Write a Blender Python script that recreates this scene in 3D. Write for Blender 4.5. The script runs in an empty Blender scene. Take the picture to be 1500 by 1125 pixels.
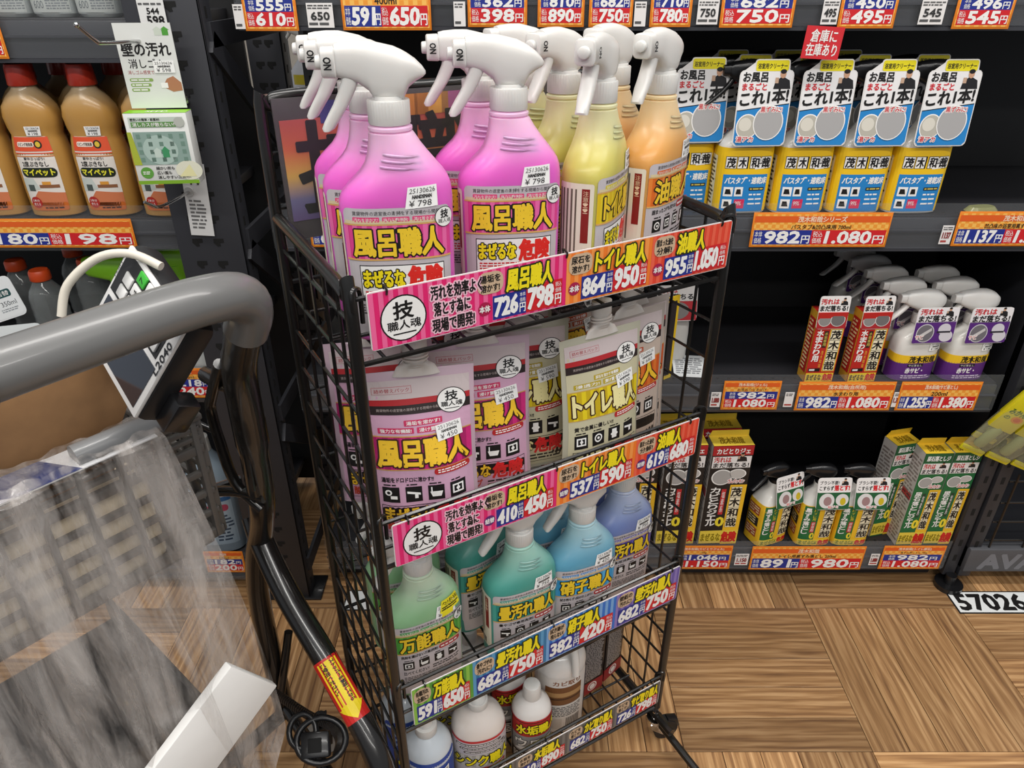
import bpy, bmesh, math, random
from mathutils import Vector, Matrix
random.seed(7)
R = math.radians
SC = bpy.context.scene
COL = SC.collection

# ------------------------------------------------------------------ camera, world, lights, exposure
cd = bpy.data.cameras.new('camera'); cam = bpy.data.objects.new('camera', cd); COL.objects.link(cam)
cd.sensor_width = 36.0; cd.lens = 36.0 * 1060 / 1500; cd.clip_start = 0.02
cam.location = (0, 0, 1.4); cam.rotation_euler = (R(60.5), 0, 0)
SC.camera = cam
W = bpy.data.worlds.new('world'); SC.world = W; W.use_nodes = True
W.node_tree.nodes['Background'].inputs[0].default_value = (.80, .83, .88, 1)
W.node_tree.nodes['Background'].inputs[1].default_value = 0.30
def area(name, loc, sx, sy, power, col=(1, .965, .92)):
    l = bpy.data.lights.new(name, 'AREA'); l.shape = 'RECTANGLE'; l.size = sx; l.size_y = sy; l.energy = power; l.color = col
    o = bpy.data.objects.new(name, l); o.location = loc; COL.objects.link(o); return o
area('ceiling_tube_light', (0.2, -0.7, 3.0), 4.2, 0.22, 52)
area('ceiling_tube_light', (0.2, 0.75, 3.0), 4.2, 0.22, 46)
area('ceiling_tube_light', (0.2, -2.4, 3.0), 4.2, 0.3, 46)
area('ceiling_tube_light', (0.2, 3.6, 3.0), 4.2, 0.22, 30)
SC.view_settings.view_transform = 'Standard'; SC.view_settings.look = 'None'
SC.view_settings.gamma = 1; SC.view_settings.use_curve_mapping = False
SC.view_settings.exposure = 0.25
SC.cycles.max_bounces = 8; SC.cycles.transparent_max_bounces = 24
SC.cycles.use_denoising = True

# ------------------------------------------------------------------ materials
def lin(h):
    h = h.lstrip('#'); v = [int(h[i:i+2], 16) / 255 for i in (0, 2, 4)]
    return tuple((c / 12.92 if c <= .04045 else ((c + .055) / 1.055) ** 2.4) for c in v) + (1,)
MATS = {}
def M(name, col='#808080', rough=.5, metal=0, sss=0, alpha=1, coat=0, spec=.5, noise=0, scale=30, bump=0):
    if name in MATS: return MATS[name]
    m = bpy.data.materials.new(name); m.use_nodes = True; MATS[name] = m
    nt = m.node_tree; b = nt.nodes['Principled BSDF']
    b.inputs['Base Color'].default_value = lin(col); b.inputs['Roughness'].default_value = rough
    b.inputs['Metallic'].default_value = metal; b.inputs['Specular IOR Level'].default_value = spec
    if coat: b.inputs['Coat Weight'].default_value = coat; b.inputs['Coat Roughness'].default_value = .08
    if sss:
        b.inputs['Subsurface Weight'].default_value = sss; b.inputs['Subsurface Radius'].default_value = (1, .8, .7)
        b.inputs['Subsurface Scale'].default_value = .012
    if alpha < 1: b.inputs['Alpha'].default_value = alpha
    m.diffuse_color = lin(col)
    if noise or bump:
        tc = nt.nodes.new('ShaderNodeTexCoord'); n = nt.nodes.new('ShaderNodeTexNoise')
        n.inputs['Scale'].default_value = scale; n.inputs['Detail'].default_value = 4
        nt.links.new(tc.outputs['Object'], n.inputs['Vector'])
        if noise:
            mx = nt.nodes.new('ShaderNodeMix'); mx.data_type = 'RGBA'; mx.blend_type = 'MULTIPLY'
            rmp = nt.nodes.new('ShaderNodeMapRange'); rmp.inputs[1].default_value = .3; rmp.inputs[2].default_value = .7
            rmp.inputs[3].default_value = 1 - noise; rmp.inputs[4].default_value = 1
            nt.links.new(n.outputs['Fac'], rmp.inputs[0])
            mx.inputs[0].default_value = 1; mx.inputs[6].default_value = lin(col)
            nt.links.new(rmp.outputs[0], mx.inputs[7]); nt.links.new(mx.outputs[2], b.inputs['Base Color'])
        if bump:
            bp = nt.nodes.new('ShaderNodeBump'); bp.inputs['Strength'].default_value = bump; bp.inputs['Distance'].default_value = .002
            nt.links.new(n.outputs['Fac'], bp.inputs['Height']); nt.links.new(bp.outputs[0], b.inputs['Normal'])
    return m
def C(h, rough=.45, **k):           # printed ink of one colour
    return M('ink_' + h.lstrip('#') + ('' if rough == .45 else '_g'), h, rough, **k)
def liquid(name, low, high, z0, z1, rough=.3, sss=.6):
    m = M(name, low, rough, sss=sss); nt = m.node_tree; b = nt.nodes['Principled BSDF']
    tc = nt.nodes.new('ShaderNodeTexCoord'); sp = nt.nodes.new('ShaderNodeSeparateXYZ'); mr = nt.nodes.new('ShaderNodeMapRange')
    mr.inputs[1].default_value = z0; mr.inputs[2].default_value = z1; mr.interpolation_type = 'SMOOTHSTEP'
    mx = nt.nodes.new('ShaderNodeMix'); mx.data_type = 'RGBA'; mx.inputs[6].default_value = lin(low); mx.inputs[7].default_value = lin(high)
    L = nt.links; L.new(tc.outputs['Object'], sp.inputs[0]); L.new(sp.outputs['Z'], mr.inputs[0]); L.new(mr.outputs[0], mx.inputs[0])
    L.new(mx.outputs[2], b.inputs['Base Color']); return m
def clear_plastic(name, col, fac, rough=.08, glossy=1, edge=.55):
    m = bpy.data.materials.new(name); m.use_nodes = True; MATS[name] = m; nt = m.node_tree; b = nt.nodes['Principled BSDF']
    b.inputs['Base Color'].default_value = lin(col); b.inputs['Roughness'].default_value = rough; b.inputs['Specular IOR Level'].default_value = glossy
    t = nt.nodes.new('ShaderNodeBsdfTransparent'); t.inputs[0].default_value = (.97, .97, .97, 1)
    lw = nt.nodes.new('ShaderNodeLayerWeight'); lw.inputs[0].default_value = .35
    mr = nt.nodes.new('ShaderNodeMapRange'); mr.inputs[3].default_value = fac; mr.inputs[4].default_value = min(1, fac + edge)
    mx = nt.nodes.new('ShaderNodeMixShader'); L = nt.links
    L.new(lw.outputs['Facing'], mr.inputs[0]); L.new(mr.outputs[0], mx.inputs[0]); L.new(t.outputs[0], mx.inputs[1]); L.new(b.outputs[0], mx.inputs[2])
    L.new(mx.outputs[0], nt.nodes['Material Output'].inputs[0]); return m
def checker_mat(name, a, b_, scale):
    m = M(name, a, .5); nt = m.node_tree; b = nt.nodes['Principled BSDF']
    tc = nt.nodes.new('ShaderNodeTexCoord'); ch = nt.nodes.new('ShaderNodeTexChecker'); ch.inputs['Scale'].default_value = scale
    ch.inputs['Color1'].default_value = lin(a); ch.inputs['Color2'].default_value = lin(b_)
    nt.links.new(tc.outputs['Object'], ch.inputs['Vector']); nt.links.new(ch.outputs[0], b.inputs['Base Color']); return m
def gradient_mat(name, stops, z0, z1, rough=.4, axis='Z'):
    m = M(name, stops[0][1], rough); nt = m.node_tree; b = nt.nodes['Principled BSDF']
    tc = nt.nodes.new('ShaderNodeTexCoord'); sp = nt.nodes.new('ShaderNodeSeparateXYZ'); mr = nt.nodes.new('ShaderNodeMapRange'); cr = nt.nodes.new('ShaderNodeValToRGB')
    mr.inputs[1].default_value = z0; mr.inputs[2].default_value = z1
    while len(cr.color_ramp.elements) < len(stops): cr.color_ramp.elements.new(.5)
    for e, (p, c) in zip(cr.color_ramp.elements, stops): e.position = p; e.color = lin(c)
    L = nt.links; L.new(tc.outputs['Object'], sp.inputs[0]); L.new(sp.outputs[axis], mr.inputs[0]); L.new(mr.outputs[0], cr.inputs[0]); L.new(cr.outputs[0], b.inputs['Base Color'])
    return m

BLACK_METAL = M('black_coated_wire', '#141312', .32, .0, coat=.4)
DARK_STEEL = M('charcoal_powder_steel', '#34353a', .45, .1, noise=.12, scale=8)
DARKER = M('dark_shelf_metal', '#212227', .5, .1, noise=.15, scale=6)
BACK = M('dark_back_panel', '#18181a', .6, 0, noise=.2, scale=5)
WHITE_PL = M('white_moulded_plastic', '#dad8d4', .3, sss=.25)
BLACK_PL = M('black_plastic', '#151517', .3, coat=.2)
CHROME = M('chrome_steel', '#c9c9c9', .16, 1)
CLEAR = clear_plastic('clear_acrylic', '#dfe4e8', .02, edge=.12)

# ------------------------------------------------------------------ object helpers
def link(name, me, parent=None, mats=None):
    o = bpy.data.objects.new(name, me); COL.objects.link(o)
    if parent: o.parent = parent
    return o
def mesh_of(bm, name, mat, smooth=True):
    me = bpy.data.meshes.new(name); bm.to_mesh(me); bm.free()
    for m in (mat if isinstance(mat, (list, tuple)) else [mat]): me.materials.append(m)
    if smooth:
        for p in me.polygons: p.use_smooth = True
        me.set_sharp_from_angle(angle=R(38))
    return me
def part(name, bm, mat, parent=None, loc=None, rot=None, smooth=True, label=None):
    o = link(name, mesh_of(bm, name, mat, smooth), parent)
    if loc: o.location = loc
    if rot: o.rotation_euler = rot
    if label: o['label'] = label
    return o
def tag(o, label, cat, group=None, kind=None):
    if label: o['label'] = label
    if cat: o['category'] = cat
    if group: o['group'] = group
    if kind: o['kind'] = kind
    return o
def thing(name, label, cat, loc=(0, 0, 0), rz=0, group=None):
    o = bpy.data.objects.new(name, None); COL.objects.link(o); o.location = loc; o.rotation_euler = (0, 0, rz); o.empty_display_size = .02
    return tag(o, label, cat, group)
def copy_tree(o, parent=None):
    c = o.copy(); COL.objects.link(c); c.parent = parent
    for ch in list(o.children): copy_tree(ch, c)
    return c
_used = set()
def put(proto, loc, rz=0, label=None, group=None, rx=0, ry=0, drop=()):
    if proto.name in _used: o = copy_tree(proto)
    else: o = proto; _used.add(proto.name)
    o.location = (loc[0], loc[1], loc[2] + .0006); o.rotation_euler = (rx, ry, rz)
    if label: o['label'] = label
    if group: o['group'] = group
    return o

# ------------------------------------------------------------------ shape helpers
def box(bm, x0, y0, z0, x1, y1, z1, bev=0, mi=0, mtx=None):
    ret = bmesh.ops.create_cube(bm, size=1); vs = ret['verts']
    for v in vs:
        v.co = Vector(((x0 + x1) / 2 + v.co.x * (x1 - x0), (y0 + y1) / 2 + v.co.y * (y1 - y0), (z0 + z1) / 2 + v.co.z * (z1 - z0)))
    fs = {f for v in vs for f in v.link_faces}
    for f in fs: f.material_index = mi
    if bev:
        es = list({e for v in vs for e in v.link_edges})
        r = bmesh.ops.bevel(bm, geom=es, offset=bev, segments=2, affect='EDGES', profile=.5)
        vs = list({v for f in r['faces'] for v in f.verts} | {v for v in vs if v.is_valid})
        for f in {f for v in vs for f in v.link_faces}: f.material_index = mi
    if mtx: bmesh.ops.transform(bm, matrix=mtx, verts=[v for v in vs if v.is_valid])
    return vs
def boxbm(*a, **k):
    bm = bmesh.new(); box(bm, *a, **k); return bm
def se(t, n):
    c, s = math.cos(t), math.sin(t)
    return (math.copysign(abs(c) ** (2 / n), c), math.copysign(abs(s) ** (2 / n), s))
def loft(bm, secs, N=36, mi=0, cap=True, axis='z'):
    """secs: (z, cx, cy, rx, ry, n) superellipse rings"""
    rings = []
    for (z, cx, cy, rx, ry, n) in secs:
        ring = []
        for i in range(N):
            a, b = se(2 * math.pi * i / N, n); p = (cx + rx * a, cy + ry * b, z)
            if axis == 'x': p = (z, p[0], p[1])
            if axis == 'y': p = (p[0], z, p[1])
            ring.append(bm.verts.new(p))
        rings.append(ring)
    fs = []
    for a, b in zip(rings, rings[1:]):
        for i in range(N): fs.append(bm.faces.new((a[i], a[(i + 1) % N], b[(i + 1) % N], b[i])))
    if cap:
        fs.append(bm.faces.new(rings[0][::-1])); fs.append(bm.faces.new(rings[-1]))
    for f in fs: f.material_index = mi
    return fs
def tube(bm, pts, r, n=8, mi=0, closed=False, cap=True):
    pts = [Vector(p) for p in pts]; m = len(pts); rings = []; up = None
    for i, p in enumerate(pts):
        if closed: t = (pts[(i + 1) % m] - pts[i - 1]).normalized()
        else: t = ((pts[min(i + 1, m - 1)] - pts[max(i - 1, 0)])).normalized()
        if up is None:
            up = Vector((0, 0, 1)) if abs(t.z) < .9 else Vector((1, 0, 0))
        u = (up - t * up.dot(t)).normalized(); v = t.cross(u); up = u
        rr = r[i] if isinstance(r, (list, tuple)) else r
        rings.append([bm.verts.new(p + (u * math.cos(2 * math.pi * k / n) + v * math.sin(2 * math.pi * k / n)) * rr) for k in range(n)])
    prs = list(zip(rings, rings[1:])) + ([(rings[-1], rings[0])] if closed else [])
    for a, b in prs:
        for k in range(n):
            f = bm.faces.new((a[k], a[(k + 1) % n], b[(k + 1) % n], b[k])); f.material_index = mi
    if cap and not closed:
        bm.faces.new(rings[0][::-1]).material_index = mi; bm.faces.new(rings[-1]).material_index = mi
def smooth_path(pts, k=6, closed=False):
    P = [Vector(p) for p in pts]; out = []; m = len(P)
    rng = range(m) if closed else range(m - 1)
    for i in rng:
        p0 = P[i - 1] if (i or closed) else P[0]; p1 = P[i]; p2 = P[(i + 1) % m]; p3 = P[(i + 2) % m] if closed else P[min(i + 2, m - 1)]
        for j in range(k):
            t = j / k
            out.append(.5 * ((2 * p1) + (p2 - p0) * t + (2 * p0 - 5 * p1 + 4 * p2 - p3) * t * t + (3 * p1 - p0 - 3 * p2 + p3) * t ** 3))
    if not closed: out.append(P[-1])
    return out
def prism(bm, poly, y0, y1, mi=0, bev=0):
    """poly in XZ extruded along Y"""
    a = [bm.verts.new((x, y0, z)) for x, z in poly]; b = [bm.verts.new((x, y1, z)) for x, z in poly]
    n = len(poly); fs = [bm.faces.new(a), bm.faces.new(b[::-1])]
    for i in range(n): fs.append(bm.faces.new((a[i], b[i], b[(i + 1) % n], a[(i + 1) % n])))
    for f in fs: f.material_index = mi
    if bev:
        es = [e for f in fs[:2] for e in f.edges]
        r = bmesh.ops.bevel(bm, geom=es, offset=bev, segments=2, affect='EDGES', profile=.5)
        for f in r['faces']: f.material_index = mi
def fixn(bm):
    bmesh.ops.recalc_face_normals(bm, faces=bm.faces[:]); return bm

# ------------------------------------------------------------------ printed art: flat shapes and lettering laid on a surface
_TX = {}
def text_geo(s):
    """triangles and outline of a line of lettering, scaled to a 1 x 1 box"""
    if s in _TX: return _TX[s]
    c = bpy.data.curves.new('lettering', 'FONT'); c.body = s; c.resolution_u = 2; c.size = 1
    o = bpy.data.objects.new('lettering', c); COL.objects.link(o)
    dg = bpy.context.evaluated_depsgraph_get(); me = bpy.data.meshes.new_from_object(o.evaluated_get(dg))
    bpy.data.objects.remove(o); bpy.data.curves.remove(c)
    V = [(v.co.x, v.co.y) for v in me.vertices]; me.calc_loop_triangles()
    T = [tuple(t.vertices) for t in me.loop_triangles]
    cnt = {}
    for t in T:
        for i in range(3):
            e = tuple(sorted((t[i], t[(i + 1) % 3]))); cnt[e] = cnt.get(e, 0) + 1
    E = [e for e, k in cnt.items() if k == 1]
    bpy.data.meshes.remove(me)
    if not V: _TX[s] = ([], [], [], 1); return _TX[s]
    x0 = min(v[0] for v in V); x1 = max(v[0] for v in V); y0 = min(v[1] for v in V); y1 = max(v[1] for v in V)
    w = max(x1 - x0, 1e-4); h = max(y1 - y0, 1e-4)
    _TX[s] = ([((x - x0) / w, (y - y0) / h) for x, y in V], T, E, w / h)
    return _TX[s]
class Art:
    STEP = .00022
    def __init__(s): s.P = []; s.mats = []; s.lay = 0
    def mi(s, m):
        if isinstance(m, str): m = C(m)
        if m not in s.mats: s.mats.append(m)
        return s.mats.index(m)
    def poly(s, pts, m, l=None):
        if l is None: l = s.lay
        s.P.append((list(pts), l, s.mi(m)))
    def rect(s, x0, y0, x1, y1, m, l=None, r=0):
        if r:
            pts = []
            for cx, cy, a0 in ((x1 - r, y1 - r, 0), (x0 + r, y1 - r, 90), (x0 + r, y0 + r, 180), (x1 - r, y0 + r, 270)):
                for k in range(5):
                    a = R(a0 + 22.5 * k); pts.append((cx + r * math.cos(a), cy + r * math.sin(a)))
            s.poly(pts, m, l)
        else: s.poly([(x0, y0), (x1, y0), (x1, y1), (x0, y1)], m, l)
    def ell(s, cx, cy, rx, ry, m, l=None, n=28):
        s.poly([(cx + rx * math.cos(2 * math.pi * k / n), cy + ry * math.sin(2 * math.pi * k / n)) for k in range(n)], m, l)
    def text(s, t, x0, y0, x1, y1, m, l=None, bold=0, halo=None, hw=.1, slant=0, keep=False, tilt=0):
        """lettering fitted to the box; bold/hw are stroke half widths as a share of the height"""
        V, T, E, asp = text_geo(t)
        if not V: return
        if l is None: l = s.lay
        if keep:
            w = (y1 - y0) * asp
            if w < x1 - x0: x0, x1 = (x0 + x1) / 2 - w / 2, (x0 + x1) / 2 + w / 2
        W_, H_ = x1 - x0, y1 - y0
        f = lambda p: (x0 + p[0] * W_ + p[1] * H_ * slant, y0 + p[1] * H_ + p[0] * W_ * tilt)
        G = [f(p) for p in V]
        def strokes(wd, mm, ll):
            k = s.mi(mm)
            for q_, (a, b) in enumerate(E):
                ax, ay = G[a]; bx, by = G[b]; dx, dy = bx - ax, by - ay; L = math.hypot(dx, dy)
                if L < 1e-7: continue
                dx, dy = dx / L * wd, dy / L * wd; q = .6
                s.P.append(([(ax - dx * q - dy, ay - dy * q + dx), (ax - dx * q + dy, ay - dy * q - dx), (bx + dx * q + dy, by + dy * q - dx), (bx + dx * q - dy, by + dy * q + dx)], ll + .04 + (q_ % 13) * .045, k))
        if halo:
            k = s.mi(halo)
            for t_ in T: s.P.append(([G[i] for i in t_], l, k))
            strokes((hw + bold) * H_, halo, l); l += 1
        k = s.mi(m)
        for t_ in T: s.P.append(([G[i] for i in t_], l, k))
        if bold: strokes(bold * H_, m, l)
    def vtext(s, t, x0, y0, x1, y1, m, l=None, bold=0, halo=None, hw=.1):
        n = len(t); h = (y1 - y0) / n
        for i, ch in enumerate(t): s.text(ch, x0, y1 - (i + 1) * h + h * .06, x1, y1 - i * h - h * .06, m, l, bold, halo, hw)
    def lines(s, x0, y0, x1, y1, n, m, l=None, seed=0):
        """rows of tiny print too small to read"""
        rg = random.Random(seed); h = (y1 - y0) / n
        for i in range(n):
            x = x0
            while x < x1 - h:
                w = h * rg.uniform(.6, 2.6); s.rect(x, y0 + i * h + h * .25, min(x + w, x1), y0 + i * h + h * .75, m, l); x += w + h * .35
    def stripes(s, x0, y0, x1, y1, n, m, l=None, duty=.5):
        w = (x1 - x0) / n
        for i in range(n): s.rect(x0 + i * w, y0, x0 + (i + duty) * w, y1, m, l)
    def build(s, name, parent, fn=None, maxu=None, label=None, maxv=None):
        fn = fn or (lambda u, v, d: (u, -d, v))
        if maxu and not maxv: maxv = .016
        polys = []
        st = list(s.P)
        while st:
            pts, l, k = st.pop()
            done = False
            for ax, mx_ in ((0, maxu), (1, maxv)):
                if not mx_ or done: continue
                us = [p[ax] for p in pts]; a, b = min(us), max(us)
                if b - a > mx_ * 1.6:
                    c = (a + b) / 2; c = round(c / (mx_ / 2)) * (mx_ / 2) if b - a > mx_ * 4 else c
                    A, B = [], []
                    n = len(pts)
                    for i in range(n):
                        p, q = pts[i], pts[(i + 1) % n]
                        if p[ax] <= c: A.append(p)
                        if p[ax] >= c: B.append(p)
                        if (p[ax] - c) * (q[ax] - c) < 0:
                            t = (c - p[ax]) / (q[ax] - p[ax]); r = (p[0] + (q[0] - p[0]) * t, p[1] + (q[1] - p[1]) * t); A.append(r); B.append(r)
                    if len(A) > 2: st.append((A, l, k))
                    if len(B) > 2: st.append((B, l, k))
                    done = True
            if done: continue
            polys.append((pts, l, k))
        V, F, MI = [], [], []
        for pts, l, k in polys:
            b = len(V); V.extend(fn(p[0], p[1], .0004 + l * s.STEP) for p in (pts if sum(pts[i][0] * pts[(i + 1) % len(pts)][1] - pts[(i + 1) % len(pts)][0] * pts[i][1] for i in range(len(pts))) > 0 else pts[::-1])); F.append(tuple(range(b, b + len(pts)))); MI.append(k)
        me = bpy.data.meshes.new(name); me.from_pydata(V, [], F); me.polygons.foreach_set('material_index', MI)
        for m in s.mats: me.materials.append(m)
        me.update()
        o = link(name, me, parent)
        if label: o['label'] = label
        return o

YEL = '#f5e11c'; RED = '#cf1f26'; BLU = '#20308c'; INK = '#161414'; WHT = '#f2f1ee'; ORG = '#f2a13c'
def sticker_art(w, h, l2, l3, code='25130626'):
    a = Art(); a.rect(-w / 2, -h / 2, w / 2, h / 2, C('#f4f4f2'), 0)
    a.text(code, -w * .42, h * .2, w * .42, h * .42, '#4a4a4a', 1); a.text('HANDSMAN', -w * .3, h * -.04, w * .3, h * .12, INK, 1, bold=.06)
    a.text('¥ ' + l3, -w * .38, -h * .42, w * .3, -h * .12, '#333333', 1); return a

# ------------------------------------------------------------------ the setting: floor of parquet planks
def wood_mat(name):
    m = M(name, '#9a6a3c', .38, coat=.12); nt = m.node_tree; b = nt.nodes['Principled BSDF']; L = nt.links
    tc = nt.nodes.new('ShaderNodeTexCoord'); oi = nt.nodes.new('ShaderNodeObjectInfo')
    add = nt.nodes.new('ShaderNodeVectorMath'); add.operation = 'ADD'
    mul = nt.nodes.new('ShaderNodeVectorMath'); mul.operation = 'SCALE'; mul.inputs[3].default_value = 37.0
    cmb = nt.nodes.new('ShaderNodeCombineXYZ'); L.new(oi.outputs['Random'], cmb.inputs[1]); L.new(oi.outputs['Random'], cmb.inputs[2])
    L.new(cmb.outputs[0], mul.inputs[0]); L.new(tc.outputs['Object'], add.inputs[0]); L.new(mul.outputs[0], add.inputs[1])
    mp = nt.nodes.new('ShaderNodeMapping'); mp.inputs['Scale'].default_value = (1.6, 42, 1); L.new(add.outputs[0], mp.inputs[0])
    n1 = nt.nodes.new('ShaderNodeTexNoise'); n1.inputs['Scale'].default_value = 3.2; n1.inputs['Detail'].default_value = 7; n1.inputs['Distortion'].default_value = .7
    L.new(mp.outputs[0], n1.inputs['Vector'])
    mp2 = nt.nodes.new('ShaderNodeMapping'); mp2.inputs['Scale'].default_value = (.55, 3.4, 1); L.new(add.outputs[0], mp2.inputs[0])
    wv = nt.nodes.new('ShaderNodeTexWave'); wv.wave_type = 'BANDS'; wv.bands_direction = 'Y'; wv.inputs['Scale'].default_value = 5; wv.inputs['Distortion'].default_value = 9; wv.inputs['Detail'].default_value = 3; wv.inputs['Detail Scale'].default_value = 1.1
    L.new(mp2.outputs[0], wv.inputs['Vector'])
    av = nt.nodes.new('ShaderNodeMath'); av.operation = 'MULTIPLY_ADD'; av.inputs[1].default_value = .2; L.new(wv.outputs['Fac'], av.inputs[0]); 
    hf = nt.nodes.new('ShaderNodeMath'); hf.operation = 'MULTIPLY'; hf.inputs[1].default_value = .85; L.new(n1.outputs['Fac'], hf.inputs[0]); L.new(hf.outputs[0], av.inputs[2])
    cr = nt.nodes.new('ShaderNodeValToRGB'); cr.color_ramp.elements[0].position = .22; cr.color_ramp.elements[0].color = lin('#6b4423')
    cr.color_ramp.elements[1].position = .82; cr.color_ramp.elements[1].color = lin('#cfa269')
    e = cr.color_ramp.elements.new(.5); e.color = lin('#a3753f'); L.new(av.outputs[0], cr.inputs[0])
    hs = nt.nodes.new('ShaderNodeHueSaturation'); mr = nt.nodes.new('ShaderNodeMapRange'); mr.inputs[3].default_value = .62; mr.inputs[4].default_value = 1.42
    L.new(oi.outputs['Random'], mr.inputs[0]); L.new(mr.outputs[0], hs.inputs['Value']); hs.inputs['Saturation'].default_value = .9; L.new(cr.outputs[0], hs.inputs['Color']); L.new(hs.outputs[0], b.inputs['Base Color'])
    bp = nt.nodes.new('ShaderNodeBump'); bp.inputs['Strength'].default_value = .25; bp.inputs['Distance'].default_value = .001; L.new(av.outputs[0], bp.inputs['Height']); L.new(bp.outputs[0], b.inputs['Normal'])
    return m
WOOD = wood_mat('oak_parquet')
floor = part('floor', boxbm(-3.2, -2.5, -.03, 3.2, 4.5, -.004), M('dark_joint', '#1d130a', .8)); floor['kind'] = 'structure'
BS = .39; PW = BS / 5
pl_me = mesh_of(boxbm(-BS / 2 + .0007, -PW / 2 + .0007, -.004, BS / 2 - .0007, PW / 2 - .0007, 0, bev=.0005), 'plank', WOOD, False)
n_pl = 0
for i in range(-6, 3):
    for j in range(-2, 4):
        bx, by = .747 + i * BS, .929 + j * BS
        if by + BS < .45 or by > 2.0 or (j <= -1 and not -1.6 < bx < 1.3): continue
        if bx + BS < -1.4 or bx > 1.75: continue
        for k in range(5):
            o = link('plank', pl_me, floor); n_pl += 1
            if (i + j) % 2: o.location = (bx + BS / 2, by + (k + .5) * PW, 0)
            else: o.location = (bx + (k + .5) * PW, by + BS / 2, 0); o.rotation_euler = (0, 0, R(90))
far_floor = part('floor', boxbm(-3.2, 2.1, -.003, 3.2, 4.5, 0), WOOD); far_floor['kind'] = 'structure'
wall = part('wall_back', boxbm(-3.2, 4.5, 0, 3.2, 4.6, 3.2), M('store_wall', '#b9b4aa', .8, noise=.1)); wall['kind'] = 'structure'

# floor number strip
sn = thing('floor_number_sticker', 'white floor strip printed 57026 in front of the shelf foot', 'sticker', (1.127, 1.30, 0.0))
part('backing', boxbm(0, 0, 0, .40, .076, .0008), C('#17181a'), sn)
a = Art(); a.rect(.004, .004, .396, .072, '#e9ecec', 0); a.text('57026', .014, .012, .185, .064, INK, 1, bold=.05); a.text('4', .23, .012, .26, .064, INK, 1, bold=.05)
a.build('printed_face', sn, lambda u, v, d: (u, v, .0008 + d))
s2 = thing('floor_number_sticker', 'white label stuck to the floor behind the wire rack foot', 'sticker', (-.43, 1.31, 0.0))
part('backing', boxbm(0, 0, 0, .30, .07, .0008), C('#17181a'), s2)
a = Art(); a.rect(.004, .004, .296, .066, '#e9ecec', 0); a.build('printed_face', s2, lambda u, v, d: (u, v, .0008 + d))

# ------------------------------------------------------------------ shelving, right-hand run
GX0, GX1, GY0, GY1 = -.475, 1.115, 1.4, 1.84
g = thing('shelving_unit', 'long charcoal steel shelving unit standing behind the wire rack', 'shelving', (0, 0, 0))
part('back_panel', boxbm(GX0, GY1, .06, GX1 + .03, GY1 + .015, 2.0), BACK, g); part('back_panel', boxbm(GX1 + .03, GY1, .93, GX1 + .9, GY1 + .015, 2.0), BACK, g)
for x in (GX1 + .012,):
    part('side_panel', boxbm(x, GY0 + .03, .06, x + .02, GY1, .92, bev=.002), DARKER, g)
def post(x, y, zt, par, nm='upright'):
    bm = boxbm(x, y, .03, x + .032, y + .05, zt, bev=.003)
    for k in range(int(zt / .05)): box(bm, x + .012, y - .0005, .08 + k * .05, x + .02, y + .001, .1 + k * .05, mi=1)
    return part(nm, bm, [DARK_STEEL, M('slot_dark', '#060606', .8)], par)
post(GX1 + .012, GY0 + .005, .93, g); post(GX1 + .012, GY1 - .06, .93, g)
post(GX0, GY1 - .06, 1.5, g)
PERF = M('shelf_board_steel', '#2b2b2f', .42, .2, noise=.1, scale=14)
def shelf(zt, x0, x1, par, rail_h=.07, y0=GY0, y1=GY1):
    bm = boxbm(x0, y0 + .012, zt - .022, x1, y1, zt, bev=.002)
    sh = part('shelf_board', bm, PERF, par)
    bm = bmesh.new()
    n = int((x1 - x0) / .025)
    for k in range(n): box(bm, x0 + .012 + k * .025, y0 + .028, zt - .0005, x0 + .018 + k * .025, y0 + .034, zt + .0006)
    h = part('perforation_row', bm, M('slot_dark'), sh, smooth=False); h['kind'] = 'stuff'
    bm = bmesh.new(); box(bm, x0, y0 + .006, zt - rail_h, x1, y0 + .014, zt - .004, bev=.001); box(bm, x0, y0, zt - rail_h, x1, y0 + .008, zt - rail_h + .006); box(bm, x0, y0 - .003, zt - .03, x1, y0 + .006, zt - .026)
    part('shelf_rail', bm, M('rail_grey_plastic', '#3c3d42', .3, coat=.3), sh)
    bm = boxbm(x0, y0 - .004, zt - .062, x1, y0 - .0028, zt + .028)
    part('clear_rail_guard', bm, CLEAR, sh)
Z1, Z2, Z3, Z4 = 1.385, .985, .605, .125
for z, x0, x1 in ((Z1, GX0, GX1 + .3), (Z2, GX0, GX1 + .3), (Z3, GX0, GX1 - .03), (Z4, GX0, GX1 + .0)): shelf(z, x0, x1, g)
part('kick_plate', boxbm(GX0, GY0 + .04, 0.005, GX1, GY0 + .05, .062), DARKER, g)
bm = bmesh.new(); tube(bm, [(GX1 + .03, GY0 - .005, 0), (GX1 + .03, GY0 - .005, .014)], .034, 20); tube(bm, [(GX1 + .03, GY0 - .005, .014), (GX1 + .03, GY0 - .005, .04)], .013, 12)
part('levelling_foot', bm, BLACK_PL, g)

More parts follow.
